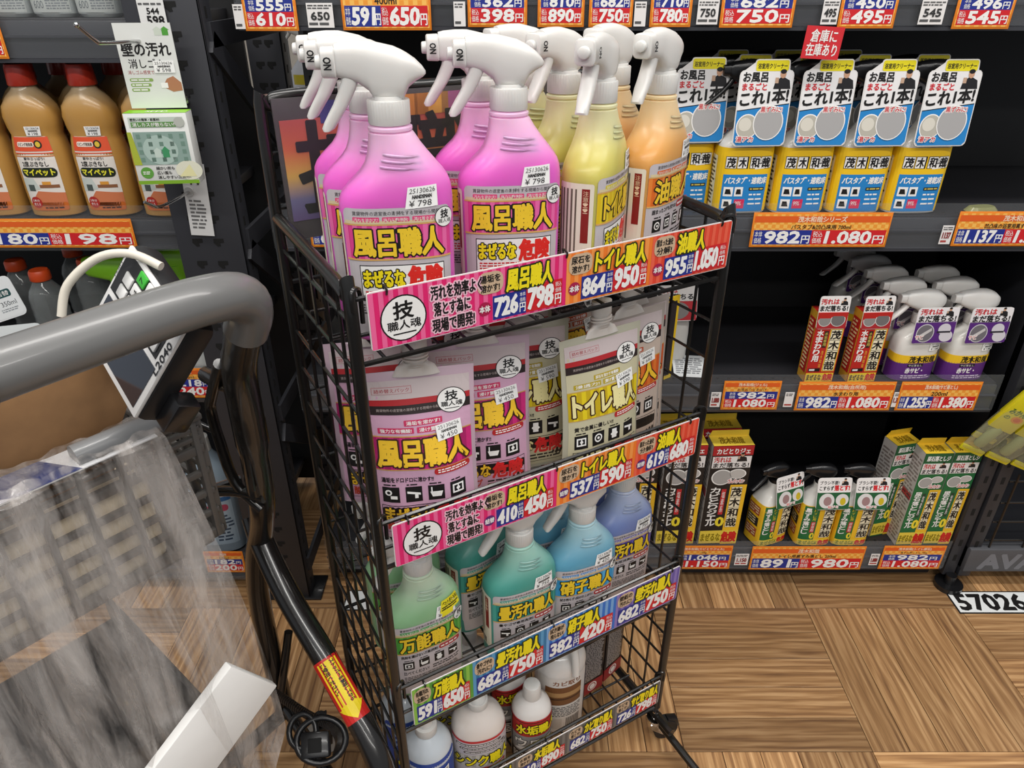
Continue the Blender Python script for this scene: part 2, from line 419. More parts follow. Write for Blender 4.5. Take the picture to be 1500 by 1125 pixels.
# next bay to the right: wire grid basket behind mesh
g2 = thing('shelving_unit', 'charcoal steel bay with a wire mesh front at the shelf end', 'shelving', (0, 0, 0))
bm = bmesh.new(); box(bm, 1.165, 1.39, .055, 2.0, 1.43, .13, bev=.004); part('base_beam', bm, M('bay_grey_steel', '#55565a', .45, .1, noise=.1), g2)
post(1.165, 1.40, .90, g2)
part('back_panel', boxbm(1.16, 1.84, .05, 2.0, 1.85, .92), BACK, g2)
part('bay_floor', boxbm(1.17, 1.43, .10, 2.0, 1.83, .115), DARKER, g2)
for k, z in enumerate((.15, .21, .27, .335)):
    part('grid_wire', (lambda b: (tube(b, [(1.2, 1.405, z), (2.0, 1.405, z)], .0028, 6), b)[1])(bmesh.new()), BLACK_METAL, g2)
for k in range(9):
    part('grid_wire', (lambda b: (tube(b, [(1.215 + k * .085, 1.40, .13), (1.215 + k * .085, 1.40, .36)], .0028, 6), b)[1])(bmesh.new()), BLACK_METAL, g2)
a = Art(); a.text('AVAGION', 0, 0, .34, .045, '#74767c', 0, bold=.08)
a.build('stencil_lettering', g2, lambda u, v, d: (1.20 + u, 1.39 - d, .068 + v))

# ------------------------------------------------------------------ shelving, left-hand bay
gl = thing('shelving_unit', 'charcoal slotted-angle shelving bay at the shelf run end', 'shelving', (0, 0, 0))
SLOT = M('slot_dark')
def slotted(px, py, w, dpt, zt, par, lab=None):
    p = part('slotted_upright', (lambda b: (box(b, px, py, .0, px + w, py + .004, zt, bev=.001), box(b, px + w - .004, py, 0, px + w, py + dpt, zt, bev=.001), b)[2])(bmesh.new()), DARK_STEEL, par, label=lab)
    me = None
    for k in range(int((zt - .04) / .045)):
        z = .05 + k * .045
        for x in (px + w * .30, px + w * .62):
            if me is None:
                bm = bmesh.new(); prism(bm, [(-.008, .007), (-.009, -.001), (-.002, -.009), (.004, -.008), (.003, -.002), (.011, -.001), (.011, .007)], -.0006, .0045)
                me = mesh_of(fixn(bm), 'slot', SLOT, False)
            o = link('slot', me, p); o.location = (x, py, z)
    me2 = None
    for k in range(int((zt - .04) / .045)):
        if me2 is None:
            me2 = mesh_of(boxbm(-.0003, -.004, -.009, .0006, .004, .009), 'slot', SLOT, False)
        o = link('slot', me2, p); o.location = (px + w, py + dpt * .5, .04 + k * .045)
    return p
up = slotted(-.647, 1.352, .128, .05, 1.62, gl)
for z in (1.21, 1.145):
    bm = bmesh.new(); tube(bm, [(-.575, 1.352, z), (-.575, 1.342, z)], .011, 6); tube(bm, [(-.575, 1.344, z), (-.575, 1.336, z)], .006, 10); part('bolt', bm, CHROME, up)
slotted(-.60, 1.80, .08, .04, 1.62, gl)
part('foot_plate', boxbm(-.655, 1.345, 0, -.49, 1.43, .006, bev=.002), BLACK_PL, gl)
for (z0, z1) in ((1.30, .98), (.93, .60), (.50, .18)):
    bm = bmesh.new(); L_ = math.hypot(.44, z0 - z1)
    box(bm, -.52, 1.37, -.02, -.512, 1.37 + L_, .02, mtx=Matrix.Translation((0, 1.37, z0)) @ Matrix.Rotation(math.atan2(z1 - z0, .44), 4, 'X') @ Matrix.Translation((0, -1.37, 0)))
    part('brace', bm, DARK_STEEL, gl)
for z in (1.31, .95, .55, .1):
    part('side_beam', boxbm(-.52, 1.37, z - .02, -.512, 1.82, z + .02), DARK_STEEL, gl)
part('back_panel', boxbm(-1.7, 1.84, .02, -.62, 1.85, 1.7), BACK, gl)
for z, zz in ((1.335, .07), (.985, .06), (.64, .07), (.10, .06)): shelf(z, -1.7, -.645, gl, zz, 1.385, 1.84)

# ------------------------------------------------------------------ price cards
CHK = checker_mat('orange_check', '#ee9a35', '#f6bd5a', 130)
def fmt_price(a, s, x0, y0, x1, y1, pre, l):
    w = x1 - x0; h = y1 - y0
    a.text(pre[:2], x0 + w * .02, y0 + h * .52, x0 + w * .15, y1 - h * .08, WHT, l); a.text(pre[2:], x0 + w * .02, y0 + h * .08, x0 + w * .15, y0 + h * .48, WHT, l)
    a.text(s, x0 + w * .19, y0 + h * .1, x0 + w * .80, y1 - h * .1, WHT, l, bold=.055, slant=.08)
    a.text('円', x0 + w * .84, y0 + h * .08, x0 + w * .98, y0 + h * .62, WHT, l, bold=.02)
def price_card(w, h, title, sub, p1, p2, loc, label, wide=False, order=False, plate=True):
    t = thing('price_card', label, 'price card', loc, 0, 'orange shelf price cards')
    part('card', boxbm(0, 0, 0, w, .0012, h, bev=.0003), C('#e98420'), t)
    a = Art(); b = .0035
    a.rect(b, b, w - b, h - b, CHK, 0)
    if wide:
        ph = h * .42; y0 = b * 1.6
        a.rect(b, h * .72, w - b, h * .9, '#e2601f', 1); a.text(title, w * .3, h * .73, w * .7, h * .89, '#f6ddc0', 2, bold=.03, keep=True)
        a.text(sub, w * .25, h * .52, w * .75, h * .66, INK, 2, keep=True, bold=.02)
        a.rect(b * 1.5, y0, w * .44, y0 + ph, BLU, 1); a.rect(w * .44, y0, w - b * 1.5, y0 + ph, RED, 1)
        fmt_price(a, p1, b * 1.5, y0, w * .44, y0 + ph, '本体価格', 2); fmt_price(a, p2, w * .44, y0, w - b * 1.5, y0 + ph, '税込価格', 2)
    else:
        y0 = b * 1.8; ph = h * .30
        a.rect(b, h * .80, w - b, h * .94, '#e2601f', 1); a.text(title, w * .12, h * .81, w * .88, h * .93, '#f6ddc0', 2, bold=.03, keep=True)
        a.text(sub, w * .2, h * .66, w * .8, h * .76, INK, 2, keep=True)
        a.rect(b * 1.5, y0, w - b * 1.5, y0 + ph, RED, 1); a.rect(b * 1.5, y0 + ph, w - b * 1.5, y0 + ph * 1.85, BLU, 1)
        fmt_price(a, p2, b * 1.5, y0, w - b * 1.5, y0 + ph, '税込価格', 2); fmt_price(a, p1, w * .1, y0 + ph, w * .92, y0 + ph * 1.85, '本体価格', 2)
    a.build('printed_face', t, lambda u, v, d: (u, -d, v)); return t
FY = 1.3935
for (x0, x1, zb, t_, s_, p1, p2, wd, where) in (
    (-.461, -.369, 1.315, 'ホームケアシリーズ', '本材用 400ml', '555', '610', 0, 'at the top shelf end nearest the slotted upright'),
    (-.292, -.139, 1.316, '本体 400ml', '400ml', '591', '650', 1, 'wide, on the top shelf edge over the pink bottles'),
    (-.076, .026, 1.321, '400ml', '400ml', '362', '398', 0, 'third along the top shelf from the slotted upright'),
    (.044, .124, 1.321, '200g', '200g', '810', '890', 0, 'fourth along the top shelf, above the gap before the yellow sprays'),
    (.132, .207, 1.321, '200ml', '200ml', '682', '750', 0, 'reading 750 yen above the yellow spray bottles'),
    (.237, .308, 1.321, '200ml', '200ml', '710', '780', 0, 'reading 780 yen above the orange spray bottles'),
    (.358, .484, 1.320, '300ml', '300ml', '682', '750', 0, 'reading 750 yen above the bath cleaners'),
    (.562, .659, 1.319, '300ml', '300ml', '450', '495', 0, 'reading 495 yen beside the red stock note'),
    (.760, .859, 1.318, '100ml', '本体 100ml', '496', '545', 0, 'reading 545 yen at the right of the top shelf'),
    (.473, .745, .926, '茂木和哉シリーズ', 'バスタブ&凹凸床用 700ml', '982', '1.080', 1, 'reading 1.080 yen, wide one under the bath cleaners'),
    (.875, 1.10, .928, '茂木和哉', '凹凸床の浴室用黒ずみ落とし', '1.137', '1.250', 1, 'reading 1.250 yen on the second shelf'),
    (.470, .597, .545, '茂木和哉(ジェル)', 'お風呂のなまはげ', '982', '1.080', 0, 'reading 1.080 yen below the empty part of the third shelf'),
    (.636, .851, .543, '茂木和哉(台所用)', '水まわり用', '982', '1.080', 1, 'reading 1.080 yen below the two red boxes'),
    (.863, 1.042, .543, '茂木和哉(サビ落とし)', '200ml', '1.255', '1.380', 1, 'reading 1.380 yen below the purple and white sprays'),
    (.416, .561, .062, '茂木和哉(カビとりジェル)', '150g', '1.046', '1.150', 0, 'reading 1.150 yen below the tall black boxes'),
    (.611, .90, .060, '茂木和哉', 'トイレ用黒ずみ落とし 250ml', '891', '980', 1, 'reading 980 yen below the green and yellow bottles'),
    (.945, 1.103, .062, '茂木和哉(トイレ尿石)', '黒ずみ用ジェル 100g', '982', '1.080', 0, 'reading 1.080 yen below the tall green boxes'),
    (-.37, -.24, .062, '400ml', '400ml', '638', '702', 0, 'behind the wire rack on the bottom shelf'),
    (-.40, -.20, .926, '茂木和哉', '520ml', '628', '690', 1, 'behind the top basket of the wire rack'),
):
    hh = {1.385: 0}.get(0, .070 if zb > .9 else .074)
    if zb > 1.2: hh = .077
    if zb < .1: hh = .078
    price_card(x1 - x0, hh, t_, s_, p1, p2, (x0, FY, zb), 'orange checked price card ' + where, wide=bool(wd))
c = price_card(.30, .058, '', '', '180', '198', (-1.04, 1.3785, .93), 'orange checked price card reading 198 yen below the amber bottles', True)
price_card(.10, .074, '本体', '600ml', '218', '240', (-.755, 1.3785, .585), 'orange checked price card reading 240 yen behind the cart handle')
price_card(.10, .07, '本体', '600ml', '182', '200', (-.78, 1.3785, .065), 'orange checked price card low behind the cart, by the detergent bottle')
price_card(.09, .075, '本体', '600ml', '182', '200', (-.967, 1.3785, 1.272), 'orange bordered price card cut off by the corner at the upper shelf')
for (x, zb, n1, n2, w_) in ((-.478, 1.318, '', '', .02), (-.352, 1.32, '591', '650', .045), (-.10, 1.322, '', '', .02), (.21, 1.322, '', '', .02), (.318, 1.325, '682', '750', .036), (.532, 1.325, '450', '495', .028), (.70, 1.325, '496', '545', .042),
                       (.85, .932, '', '1137', .022), (.445, .552, '', '1.080', .022), (.853, .552, '', '1.3', .012), (.572, .075, '', '1.150', .034), (.918, .075, '', '1.080', .022), (.61, .552, '', '', .02)):
    t = thing('shelf_label', 'x', 'label', (x, 1.3937, zb), 0, 'small white shelf labels')
    part('label_card', boxbm(0, 0, 0, w_, .0008, .038), C('#e9e6e4'), t)
    a = Art()
    a.lines(.002, .028, w_ - .002, .036, 2, '#555555', 0, seed=int(x * 99)); a.lines(.002, .002, w_ - .002, .010, 1, '#b0453f' if zb < 1 else '#555555', 0, seed=int(x * 77))
    if n2: a.text(n2, w_ * .15, .012, w_ * .85, .024, '#8c2f2f' if zb < 1 else '#333333', 1, bold=.05)
    a.build('printed_face', t)
    t['label'] = 'small white shelf label ' + {(-.478): 'at the very end of the top shelf by the slotted upright', (-.352): 'between the first two top shelf cards', (-.10): 'above the second pink spray file', .21: 'between two top cards above the orange sprays', .318: 'on the top shelf between orange sprays and bath cleaners', .532: 'touching the red stock note', .70: 'last on the top shelf, beyond the red stock note',
        .85: 'on the second shelf past the bath cleaners', .445: 'on the third shelf beside the rack post', .853: 'wedged between the two wide third shelf cards', .572: 'on the bottom shelf below the tall black boxes', .918: 'on the bottom shelf before the tall green boxes', .61: 'on the third shelf at the first red box'}[x]
# red stock note
t = thing('stock_note', 'red paper note with white lettering hanging from the top shelf edge', 'note', (.508, 1.3925, 1.272), 0)
part('paper', boxbm(0, 0, 0, .066, .0008, .052), C('#d12a33'), t, rot=None)
a = Art(); a.text('倉庫に', .010, .027, .056, .047, WHT, 0, bold=.015); a.text('在庫あり', .006, .005, .060, .025, WHT, 0, bold=.015); a.build('printed_face', t)
t.rotation_euler = (0, R(3), 0)

# ------------------------------------------------------------------ wire rack on casters
RO = Vector((-.168, .695, 0)); RA = R(30)
def RK(s, d, z): return (RO.x + s * math.cos(RA) - d * math.sin(RA), RO.y + s * math.sin(RA) + d * math.cos(RA), z)
RW, RD = .535, .285
T1, T2, T3, T4 = 1.032, .735, .400, .104
rack = thing('display_rack', 'black wire display rack on casters holding cleaner bottles in four tiers', 'rack', RK(0, 0, 0), RA)
def tb(name, pts, r, n=8, mat=BLACK_METAL, par=None, **k):
    bm = bmesh.new(); tube(bm, pts, r, n, **k); return part(name, bm, mat, par)
# front and rear posts: hoops over each side
for x in (0, RW):
    tb('side_hoop', smooth_path([(x, 0, .10), (x, 0, .6), (x, 0, 1.085), (x, .012, 1.108), (x, .05, 1.113), (x, .2, 1.118), (x, RD, 1.12)], 5), .0078, 10, par=rack)
pts = [(0, RD, .08), (0, RD, .7), (0, RD, 1.225), (.012, RD, 1.258), (.045, RD, 1.27), (RW / 2, RD, 1.27), (RW - .045, RD, 1.27), (RW - .012, RD, 1.258), (RW, RD, 1.225), (RW, RD, .7), (RW, RD, .08)]
tb('back_hoop', smooth_path(pts, 5), .0078, 10, par=rack)
for x in (0, RW):
    for y in (.045, .095, .15, .205): tb('side_wire', [(x, y, .10), (x, y, 1.112)], .0024, 6, par=rack)
    for k in range(17): 
        z = .125 + k * .0595
        tb('side_wire', [(x, 0, z), (x, RD, z)], .0024, 6, par=rack)
for z in (T1 + .1, T1 + .17, T2 + .12, T2 + .2, T3 + .1, T3 + .2, T4 + .12, T4 + .2): tb('back_wire', [(0, RD, z), (RW, RD, z)], .0024, 6, par=rack)
for k in range(1, 6): tb('back_wire', [(RW * k / 6, RD, .1), (RW * k / 6, RD, 1.16)], .0024, 6, par=rack)
STR = {}
for nm, zt, lip in (('a', T1, .075), ('b', T2, .072), ('c', T3, .100), ('d', T4, .094)):
    sh = bpy.data.objects.new('shelf_tray', None); COL.objects.link(sh); sh.parent = rack
    for y in (0, RD): tb('tray_edge_wire', [(0, y, zt - .003), (RW, y, zt - .003)], .0034, 6, par=sh)
    tb('front_rail_wire', [(0, -.003, zt + lip), (RW, -.003, zt + lip)], .003, 6, par=sh)
    tb('front_rail_wire', [(0, -.003, zt + lip * .45), (RW, -.003, zt + lip * .45)], .0026, 6, par=sh)
    for k in range(1, 16): tb('tray_wire', [(RW * k / 16, 0, zt - .0035), (RW * k / 16, RD, zt - .0035)], .0021, 6, par=sh)
    for y in (.09, .18): tb('tray_wire', [(0, y, zt - .0075), (RW, y, zt - .0075)], .0024, 6, par=sh)
    for x in (0, RW): tb('corner_hook', smooth_path([(x + (.012 if x == 0 else -.012), .002, zt + lip - .03), (x + (.012 if x == 0 else -.012), .002, zt + lip + .004), (x + (.006 if x == 0 else -.006), -.004, zt + lip + .012), (x, -.0075, zt + lip + .008), (x, -.0075, zt + lip - .012)], 4), .0028, 6, par=sh)
for x in (-.0, RW): tb('floor_bar', [(x, -.05, .075), (x, RD + .05, .075)], .009, 8, par=rack)
tb('base_bar', [(RW + .006, RD, .072), (RW + .012, -.45, .010)], .008, 8, par=rack)
caster = bpy.data.objects.new('caster', None); COL.objects.link(caster); caster.parent = rack
bm = bmesh.new(); tube(bm, [(0, 0, .085), (0, 0, .064)], .0065, 12); tube(bm, [(0, 0, .066), (0, 0, .058)], .017, 18)
for s in (-1, 1): prism(bm, [(-.014, .058), (.016, .058), (.034, .030), (.028, .020), (.016, .020), (-.012, .045)], s * .012 - .001, s * .012 + .001)
part('swivel_fork', fixn(bm), CHROME, caster)
bm = bmesh.new(); tube(bm, [(.025, -.0095, .0265), (.025, .0095, .0265)], .0262, 24); part('wheel', bm, M('black_rubber', '#17171a', .5), caster)
bm = bmesh.new(); prism(bm, [(.028, .056), (.05, .05), (.056, .03), (.052, .028), (.044, .045), (.026, .05)], -.008, .008, bev=.001); part('brake_lever', fixn(bm), BLACK_PL, caster)
bm = bmesh.new(); tube(bm, [(.025, -.016, .0265), (.025, .016, .0265)], .005, 10); part('axle', bm, CHROME, caster)
def place_caster(c, x, y, rz): c.location = (x, y, 0); c.rotation_euler = (0, 0, rz)
cs = [caster] + [copy_tree(caster, rack) for _ in range(3)]
for c_, (x, y, rz) in zip(cs, ((RW, 0, R(-15)), (0, 0, R(100)), (RW, RD, R(30)), (0, RD, R(70)))): place_caster(c_, x, y, rz)

# header poster in a clear sleeve on the back hoop
ps = thing('header_poster', 'rainbow coloured poster with big black brush characters in a clear sleeve behind the bottles', 'poster', RK(0, RD - .012, 0), RA)
part('sleeve_board', boxbm(.012, .001, 1.09, RW - .012, .003, 1.268), M('poster_grey', '#4b4648', .5), ps)
PG = gradient_mat('poster_gradient', [(0, '#6d5a8e'), (.22, '#7d7aa6'), (.45, '#e9b85c'), (.72, '#e2724a'), (1, '#c85a55')], 1.115, 1.242)
part('poster_print', boxbm(.018, -.0004, 1.115, RW - .02, .0008, 1.242), PG, ps)
a = Art()
for x, c_ in ((.07, '#4a4a94'), (.17, '#d98a3a'), (.20, '#e8a94a'), (.24, '#a85a8e'), (.3, '#c0568e')): a.rect(x, 1.235, x + .05, 1.262, c_, 0)
for ch, x in (('技', .035), ('職', .165), ('人', .295)): a.text(ch, x, 1.125, x + .115, 1.238, INK, 1, bold=.022)
a.build('brush_lettering', ps, lambda u, v, d: (u, -.0006 - d, v))
part('clear_sleeve', boxbm(.012, -.004, 1.09, RW - .012, -.003, 1.268), CLEAR, ps)

# ------------------------------------------------------------------ spray bottles
def head_mesh():
    bm = bmesh.new()
    st = [(-.058, .0545, .022, .0105), (-.05, .0560, .0205, .012), (-.034, .0572, .0165, .0135), (-.022, .0572, .009, .0145), (-.0165, .057, .001, .0155), (-.005, .0550, -.002, .0165), (.010, .0520, -.002, .0170), (.019, .0485, .0005, .0165), (.026, .0450, .012, .0155), (.035, .0395, .018, .0135), (.043, .0325, .0215, .0095), (.0468, .0275, .0245, .004)]
    loft(bm, [(x, 0, (a + b) / 2, w, (a - b) / 2, 3.0) for x, a, b, w in st], 28, axis='x'); 
    loft(bm, [(.004, 0, 0, .0185, .0185, 2), (-.004, 0, 0, .020, .020, 2)], 28)
    return fixn(bm)
def trigger_mesh():
    bm = bmesh.new(); st = [(.024, -.044, .0075), (.016, -.046, .008), (.006, -.0515, .0078), (-.004, -.058, .0075), (-.013, -.0655, .0072), (-.021, -.072, .0068), (-.027, -.0765, .006), (-.0295, -.0785, .0035)]
    loft(bm, [(z, x + .001, 0, w * 1.3, .0090 if z > -.02 else .0078, 2.8) for z, x, w in st], 20); return fixn(bm)
def squash(bm):
    for v in bm.verts: v.co.x *= .82 if v.co.x < 0 else .84; v.co.z *= .94 if v.co.z > 0 else 1
    return bm
HEAD = mesh_of(squash(head_mesh()), 'sprayer_head', WHITE_PL); TRIG = mesh_of(squash(trigger_mesh()), 'trigger', WHITE_PL)
bm = bmesh.new(); loft(bm, [(-.0755, 0, .037, .0105, .0135, 4), (-.074, 0, .037, .0125, .015, 4), (-.0595, 0, .037, .013, .0155, 4), (-.058, 0, .037, .0115, .0145, 4)], 24, axis='x')
loft(bm, [(-.0825, 0, .037, .0055, .0055, 2), (-.0815, 0, .037, .0068, .0068, 2), (-.075, 0, .037, .0075, .0075, 2)], 20, axis='x'); NOZ = mesh_of(squash(fixn(bm)), 'nozzle_cap', WHITE_PL)
def ribbed(r, z0, z1, n=40, dr=.0009):
    bm = bmesh.new(); ring = []
    for z, k in ((z0, 0), (z0 + .001, 1), (z1 - .001, 1), (z1, .2)):
        ring.append([bm.verts.new(((r + dr * k * (i % 2)) * math.cos(math.pi * i / n), (r + dr * k * (i % 2)) * math.sin(math.pi * i / n), z)) for i in range(2 * n)])
    for a, b in zip(ring, ring[1:]):
        for i in range(2 * n): bm.faces.new((a[i], a[(i + 1) % (2 * n)], b[(i + 1) % (2 * n)], b[i]))
    bm.faces.new(ring[0][::-1]); bm.faces.new(ring[-1]); return fixn(bm)
COLLAR = mesh_of(ribbed(.0208, -.0235, 0), 'collar', WHITE_PL)
ai = Art(); ai.text('NO', -.0055, -.0035, .0055, .0035, INK, 0, bold=.05)
def sprayer(parent, ztop, mat=None, mark=True):
    h = link('sprayer_head', HEAD, parent); h.location = (0, 0, ztop)
    for nm, me in (('trigger', TRIG), ('nozzle_cap', NOZ)):
        p = link(nm, me, h)
    if mark:
        p = ai.build('spray_mark', h, lambda u, v, d: (-.0548 - v, -.0157 - d, .0348 + u))
    p = link('collar', COLLAR, parent); p.location = (0, 0, ztop)
    return h
BSECS = [(0, 0, 0, .052, .026, 3.0), (.002, 0, 0, .057, .0305, 3.0), (.006, 0, 0, .0590, .0330, 3.0), (.012, 0, 0, .0600, .0335, 3.0), (.06, 0, 0, .0600, .0335, 3.0), (.150, 0, 0, .0608, .0345, 2.9), (.160, .0005, 0, .0605, .0345, 2.7), (.167, .002, 0, .0585, .034, 2.6),
         (.174, .0045, 0, .0550, .033, 2.5), (.181, .0070, 0, .0500, .032, 2.4), (.188, .0085, 0, .0440, .0305, 2.3), (.196, .0080, 0, .0378, .0285, 2.2), (.206, .0058, 0, .0318, .0262, 2.1), (.216, .0030, 0, .0270, .0240, 2), (.224, .0010, 0, .0240, .0228, 2), (.2265, 0, 0, .0232, .0225, 2), (.2275, 0, 0, .0208, .0208, 2), (.2290, 0, 0, .0228, .0225, 2), (.2320, 0, 0, .0228, .0225, 2), (.2340, 0, 0, .019, .019, 2), (.240, 0, 0, .0185, .0185, 2)]
def bottle_mesh(secs, mats, name='body', ribs=False):
    bm = bmesh.new(); loft(bm, secs, 88 if max(q[5] for q in secs) > 3.1 else 56)
    if ribs:
        for z in (.208, .202, .196):
            pts = []
            for k in range(9):
                th = R(-118 + k * 9.5); rx = .0312 + (.208 - z) * .75; ry = .0262 + (.208 - z) * .2
                q = 1 if 0 < k < 8 else .97
                pts.append((.0055 + rx * math.cos(th) * q, ry * math.sin(th) * q, z - k * .0006))
            tube(bm, pts, .0016, 6)
    return mesh_of(fixn(bm), name, mats)
def wrapper(secs, zr, N=240):
    """maps (u = arc length from the middle of the front, v = height) onto a bottle's skin"""
    zs = [s[0] for s in secs]
    def at(z):
        z = max(zs[0], min(zs[-1], z))
        for a, b in zip(secs, secs[1:]):
            if z <= b[0]:
                t = (z - a[0]) / max(b[0] - a[0], 1e-9); return [a[i] + (b[i] - a[i]) * t for i in range(6)]
        return list(secs[-1])
    _, cx, cy, rx, ry, n = at(zr); P = []; L = [0]
    for i in range(N + 1):
        t = -math.pi * 1.5 + 2 * math.pi * i / N; P.append((t, se(t, n)))
    for a, b in zip(P, P[1:]): L.append(L[-1] + math.hypot((b[1][0] - a[1][0]) * rx, (b[1][1] - a[1][1]) * ry))
    mid = L[N // 2]
    def fn(u, v, d):
        s = at(v); x = u + mid; lo, hi = 0, N
        x = max(0, min(L[-1] - 1e-9, x))
        while hi - lo > 1:
            m_ = (lo + hi) // 2
            if L[m_] <= x: lo = m_
            else: hi = m_
        t = P[lo][0] + (P[hi][0] - P[lo][0]) * (x - L[lo]) / max(L[hi] - L[lo], 1e-9); c, sn_ = se(t, n)
        nx, ny = c / s[3], sn_ / s[4]; q = math.hypot(nx, ny)
        return (s[1] + s[3] * c + d * nx / q, s[2] + s[4] * sn_ + d * ny / q, v)
    return fn
BFN = wrapper(BSECS, .08)
CREAM = '#ece2cf'; SILV = M('label_silver', '#cbc4c8', .32, .12); 
def icon(a, x, y, s, k, l=3):
    """small white pictograms on black squares"""
    a.rect(x, y, x + s, y + s, INK, l); w = WHT; l += 1
    if k == 0: a.ell(x + s * .35, y + s * .62, s * .2, s * .2, w, l); a.ell(x + s * .35, y + s * .62, s * .1, s * .1, INK, l + 1); a.rect(x + s * .45, y + s * .2, x + s * .85, y + s * .4, w, l)
    elif k == 1: a.poly([(x + s * .1, y + s * .7), (x + s * .9, y + s * .55), (x + s * .9, y + s * .4), (x + s * .1, y + s * .55)], w, l); a.rect(x + s * .55, y + s * .2, x + s * .75, y + s * .5, w, l)
    elif k == 2: a.poly([(x + s * .12, y + s * .55), (x + s * .9, y + s * .55), (x + s * .78, y + s * .2), (x + s * .25, y + s * .2)], w, l); a.rect(x + s * .18, y + s * .55, x + s * .26, y + s * .88, w, l)
    elif k == 3: a.ell(x + s * .5, y + s * .5, s * .32, s * .32, w, l); a.ell(x + s * .5, y + s * .5, s * .22, s * .22, INK, l + 1); a.ell(x + s * .5, y + s * .5, s * .1, s * .1, w, l + 2)
    elif k == 4: a.rect(x + s * .3, y + s * .15, x + s * .7, y + s * .35, w, l); a.ell(x + s * .5, y + s * .45, s * .3, s * .14, w, l); a.rect(x + s * .3, y + s * .5, x + s * .7, y + s * .85, w, l)
    else: a.rect(x + s * .15, y + s * .2, x + s * .85, y + s * .8, w, l); a.rect(x + s * .25, y + s * .3, x + s * .75, y + s * .7, INK, l + 1); a.ell(x + s * .5, y + s * .5, s * .12, s * .1, w, l + 2)
def crest(a, cx, cy, r, l, ring=True):
    a.ell(cx, cy, r, r, INK, l); a.ell(cx, cy, r * .94, r * .94, WHT, l + 1)
    a.text('技', cx - r * .42, cy - r * .02, cx + r * .42, cy + r * .72, INK, l + 2, bold=.03)
    a.text('職人魂', cx - r * .72, cy - r * .48, cx + r * .72, cy - r * .08, INK, l + 2, bold=.02)
    a.rect(cx - r * .5, cy - r * .68, cx + r * .5, cy - r * .62, INK, l + 2)
def spray_label(title, band, chip, warn=True, side=True, sub2='まぜるな', tcol='#f4cd30', price='798', ics=(2, 5, 1, 3)):
    a = Art(); U = .0575
    a.rect(-U, .010, U, .134, SILV, 0, r=.006)
    a.rect(-U + .002, .1175, U - .002, .121, '#d9c9a0', 1)
    a.text('賃貸物件の退室後の清掃をする現場から開発!', -.046, .1265, .046, .1310, INK, 1)
    for k, t in enumerate(('汚れを溶かす!', '強力な有機酸!', '漬け置き洗浄!')):
        a.rect(-.046 + k * .031, .1195, -.018 + k * .031, .1248, chip, 1, r=.001); a.text(t, -.0445 + k * .031, .1205, -.0195 + k * .031, .1238, WHT, 2)
    a.rect(-U, .079, U, .1165, band[0], 2); a.stripes(-U, .079, U, .1165, 11, band[1], 3, .5); a.rect(-U, .0775, U, .0795, '#d9a860', 4); a.rect(-U, .1160, U, .1175, '#d9a860', 4)
    a.text(title, -.047 if len(title) < 6 else -.052, .0825, .047 if len(title) < 6 else .052, .1125, tcol, 5, bold=.035, halo=INK, hw=.055)
    a.ell(.050, .1215, .011, .011, INK, 6); a.ell(.050, .1215, .0103, .0103, WHT, 7); a.text('技', .0455, .1205, .0545, .1295, INK, 8, bold=.03); a.text('職人魂', .0425, .115, .0575, .1195, INK, 8)
    if warn:
        a.rect(-.044, .030, .048, .0720, INK, 1); a.rect(-.043, .031, .047, .0710, WHT, 2)
        a.text(sub2, -.040, .047, .003, .066, YEL, 3, bold=.04, halo=INK, hw=.07); a.text('危険', .008, .044, .045, .0695, '#e02a22', 3, bold=.05)
        a.lines(-.04, .033, .044, .043, 3, RED, 3, 1)
    else:
        a.text(sub2, -.048, .0675, .01, .0735, INK, 1, bold=.03, keep=False); a.rect(.012, .066, .05, .0755, '#b23a3a', 1, r=.004); a.lines(.015, .068, .047, .0735, 1, WHT, 2, 4)
        for k in range(4): icon(a, -.046 + k * .0245, .0425, .017, ics[k], 1); a.lines(-.044 + k * .0245, .0605, -.031 + k * .0245, .064, 1, INK, 1, k)
        a.text('比べてください!', -.046, .031, -.006, .0385, INK, 1, bold=.02); a.lines(0, .03, .048, .039, 2, INK, 1, 9)
    a.lines(-.046, .014, .046, .027, 4, '#444444', 1, 5)
    if side:
        a.rect(-.108, .012, -.0615, .128, CREAM, 0, r=.003); a.rect(-.076, .055, -.0665, .122, '#8a1f1a', 1); a.vtext('注意!!', -.0745, .092, -.068, .120, '#e8c9a8', 2)
        for k in range(5): a.stripes(-.106 + k * .0055, .030 + (k % 3) * .004, -.1035 + k * .0055, .121, 1, '#6b5f52', 1, 1)
        for k in range(9): a.rect(-.106 + k * .0036, .015, -.1042 + k * .0036, .027, INK, 1)
    return a
def spray_bottle(col_lo, col_hi, title, band, chip, lab, price, **k):
    t = thing('spray_bottle', lab, 'spray bottle')
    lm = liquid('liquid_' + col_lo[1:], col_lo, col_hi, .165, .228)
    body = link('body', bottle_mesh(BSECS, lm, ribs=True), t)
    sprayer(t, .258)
    a = spray_label(title, band, chip, **k); a.build('label_print', t, lambda u, v, d: BFN(u, v + .022 if v > .0105 else v, d), .004)
    st = sticker_art(.034, .022, '', price, '25130626'); o = st.build('price_sticker', t, lambda u, v, d: BFN(u + .026, v + .1665 + u * .06 - 0 * u, d + .0010), .006)
    return t
SPG = 'spray bottles on the wire rack'
S_PINK = spray_bottle('#dd62c2', '#ecbcdc', '風呂職人', ('#e0428f', '#ec6aa8'), '#e0447a', 'x', '798')
S_YEL = spray_bottle('#c9bf62', '#dfdaae', 'トイレ職人', ('#e8cf2a', '#dfbc18'), '#d8c81c', 'x', '950')
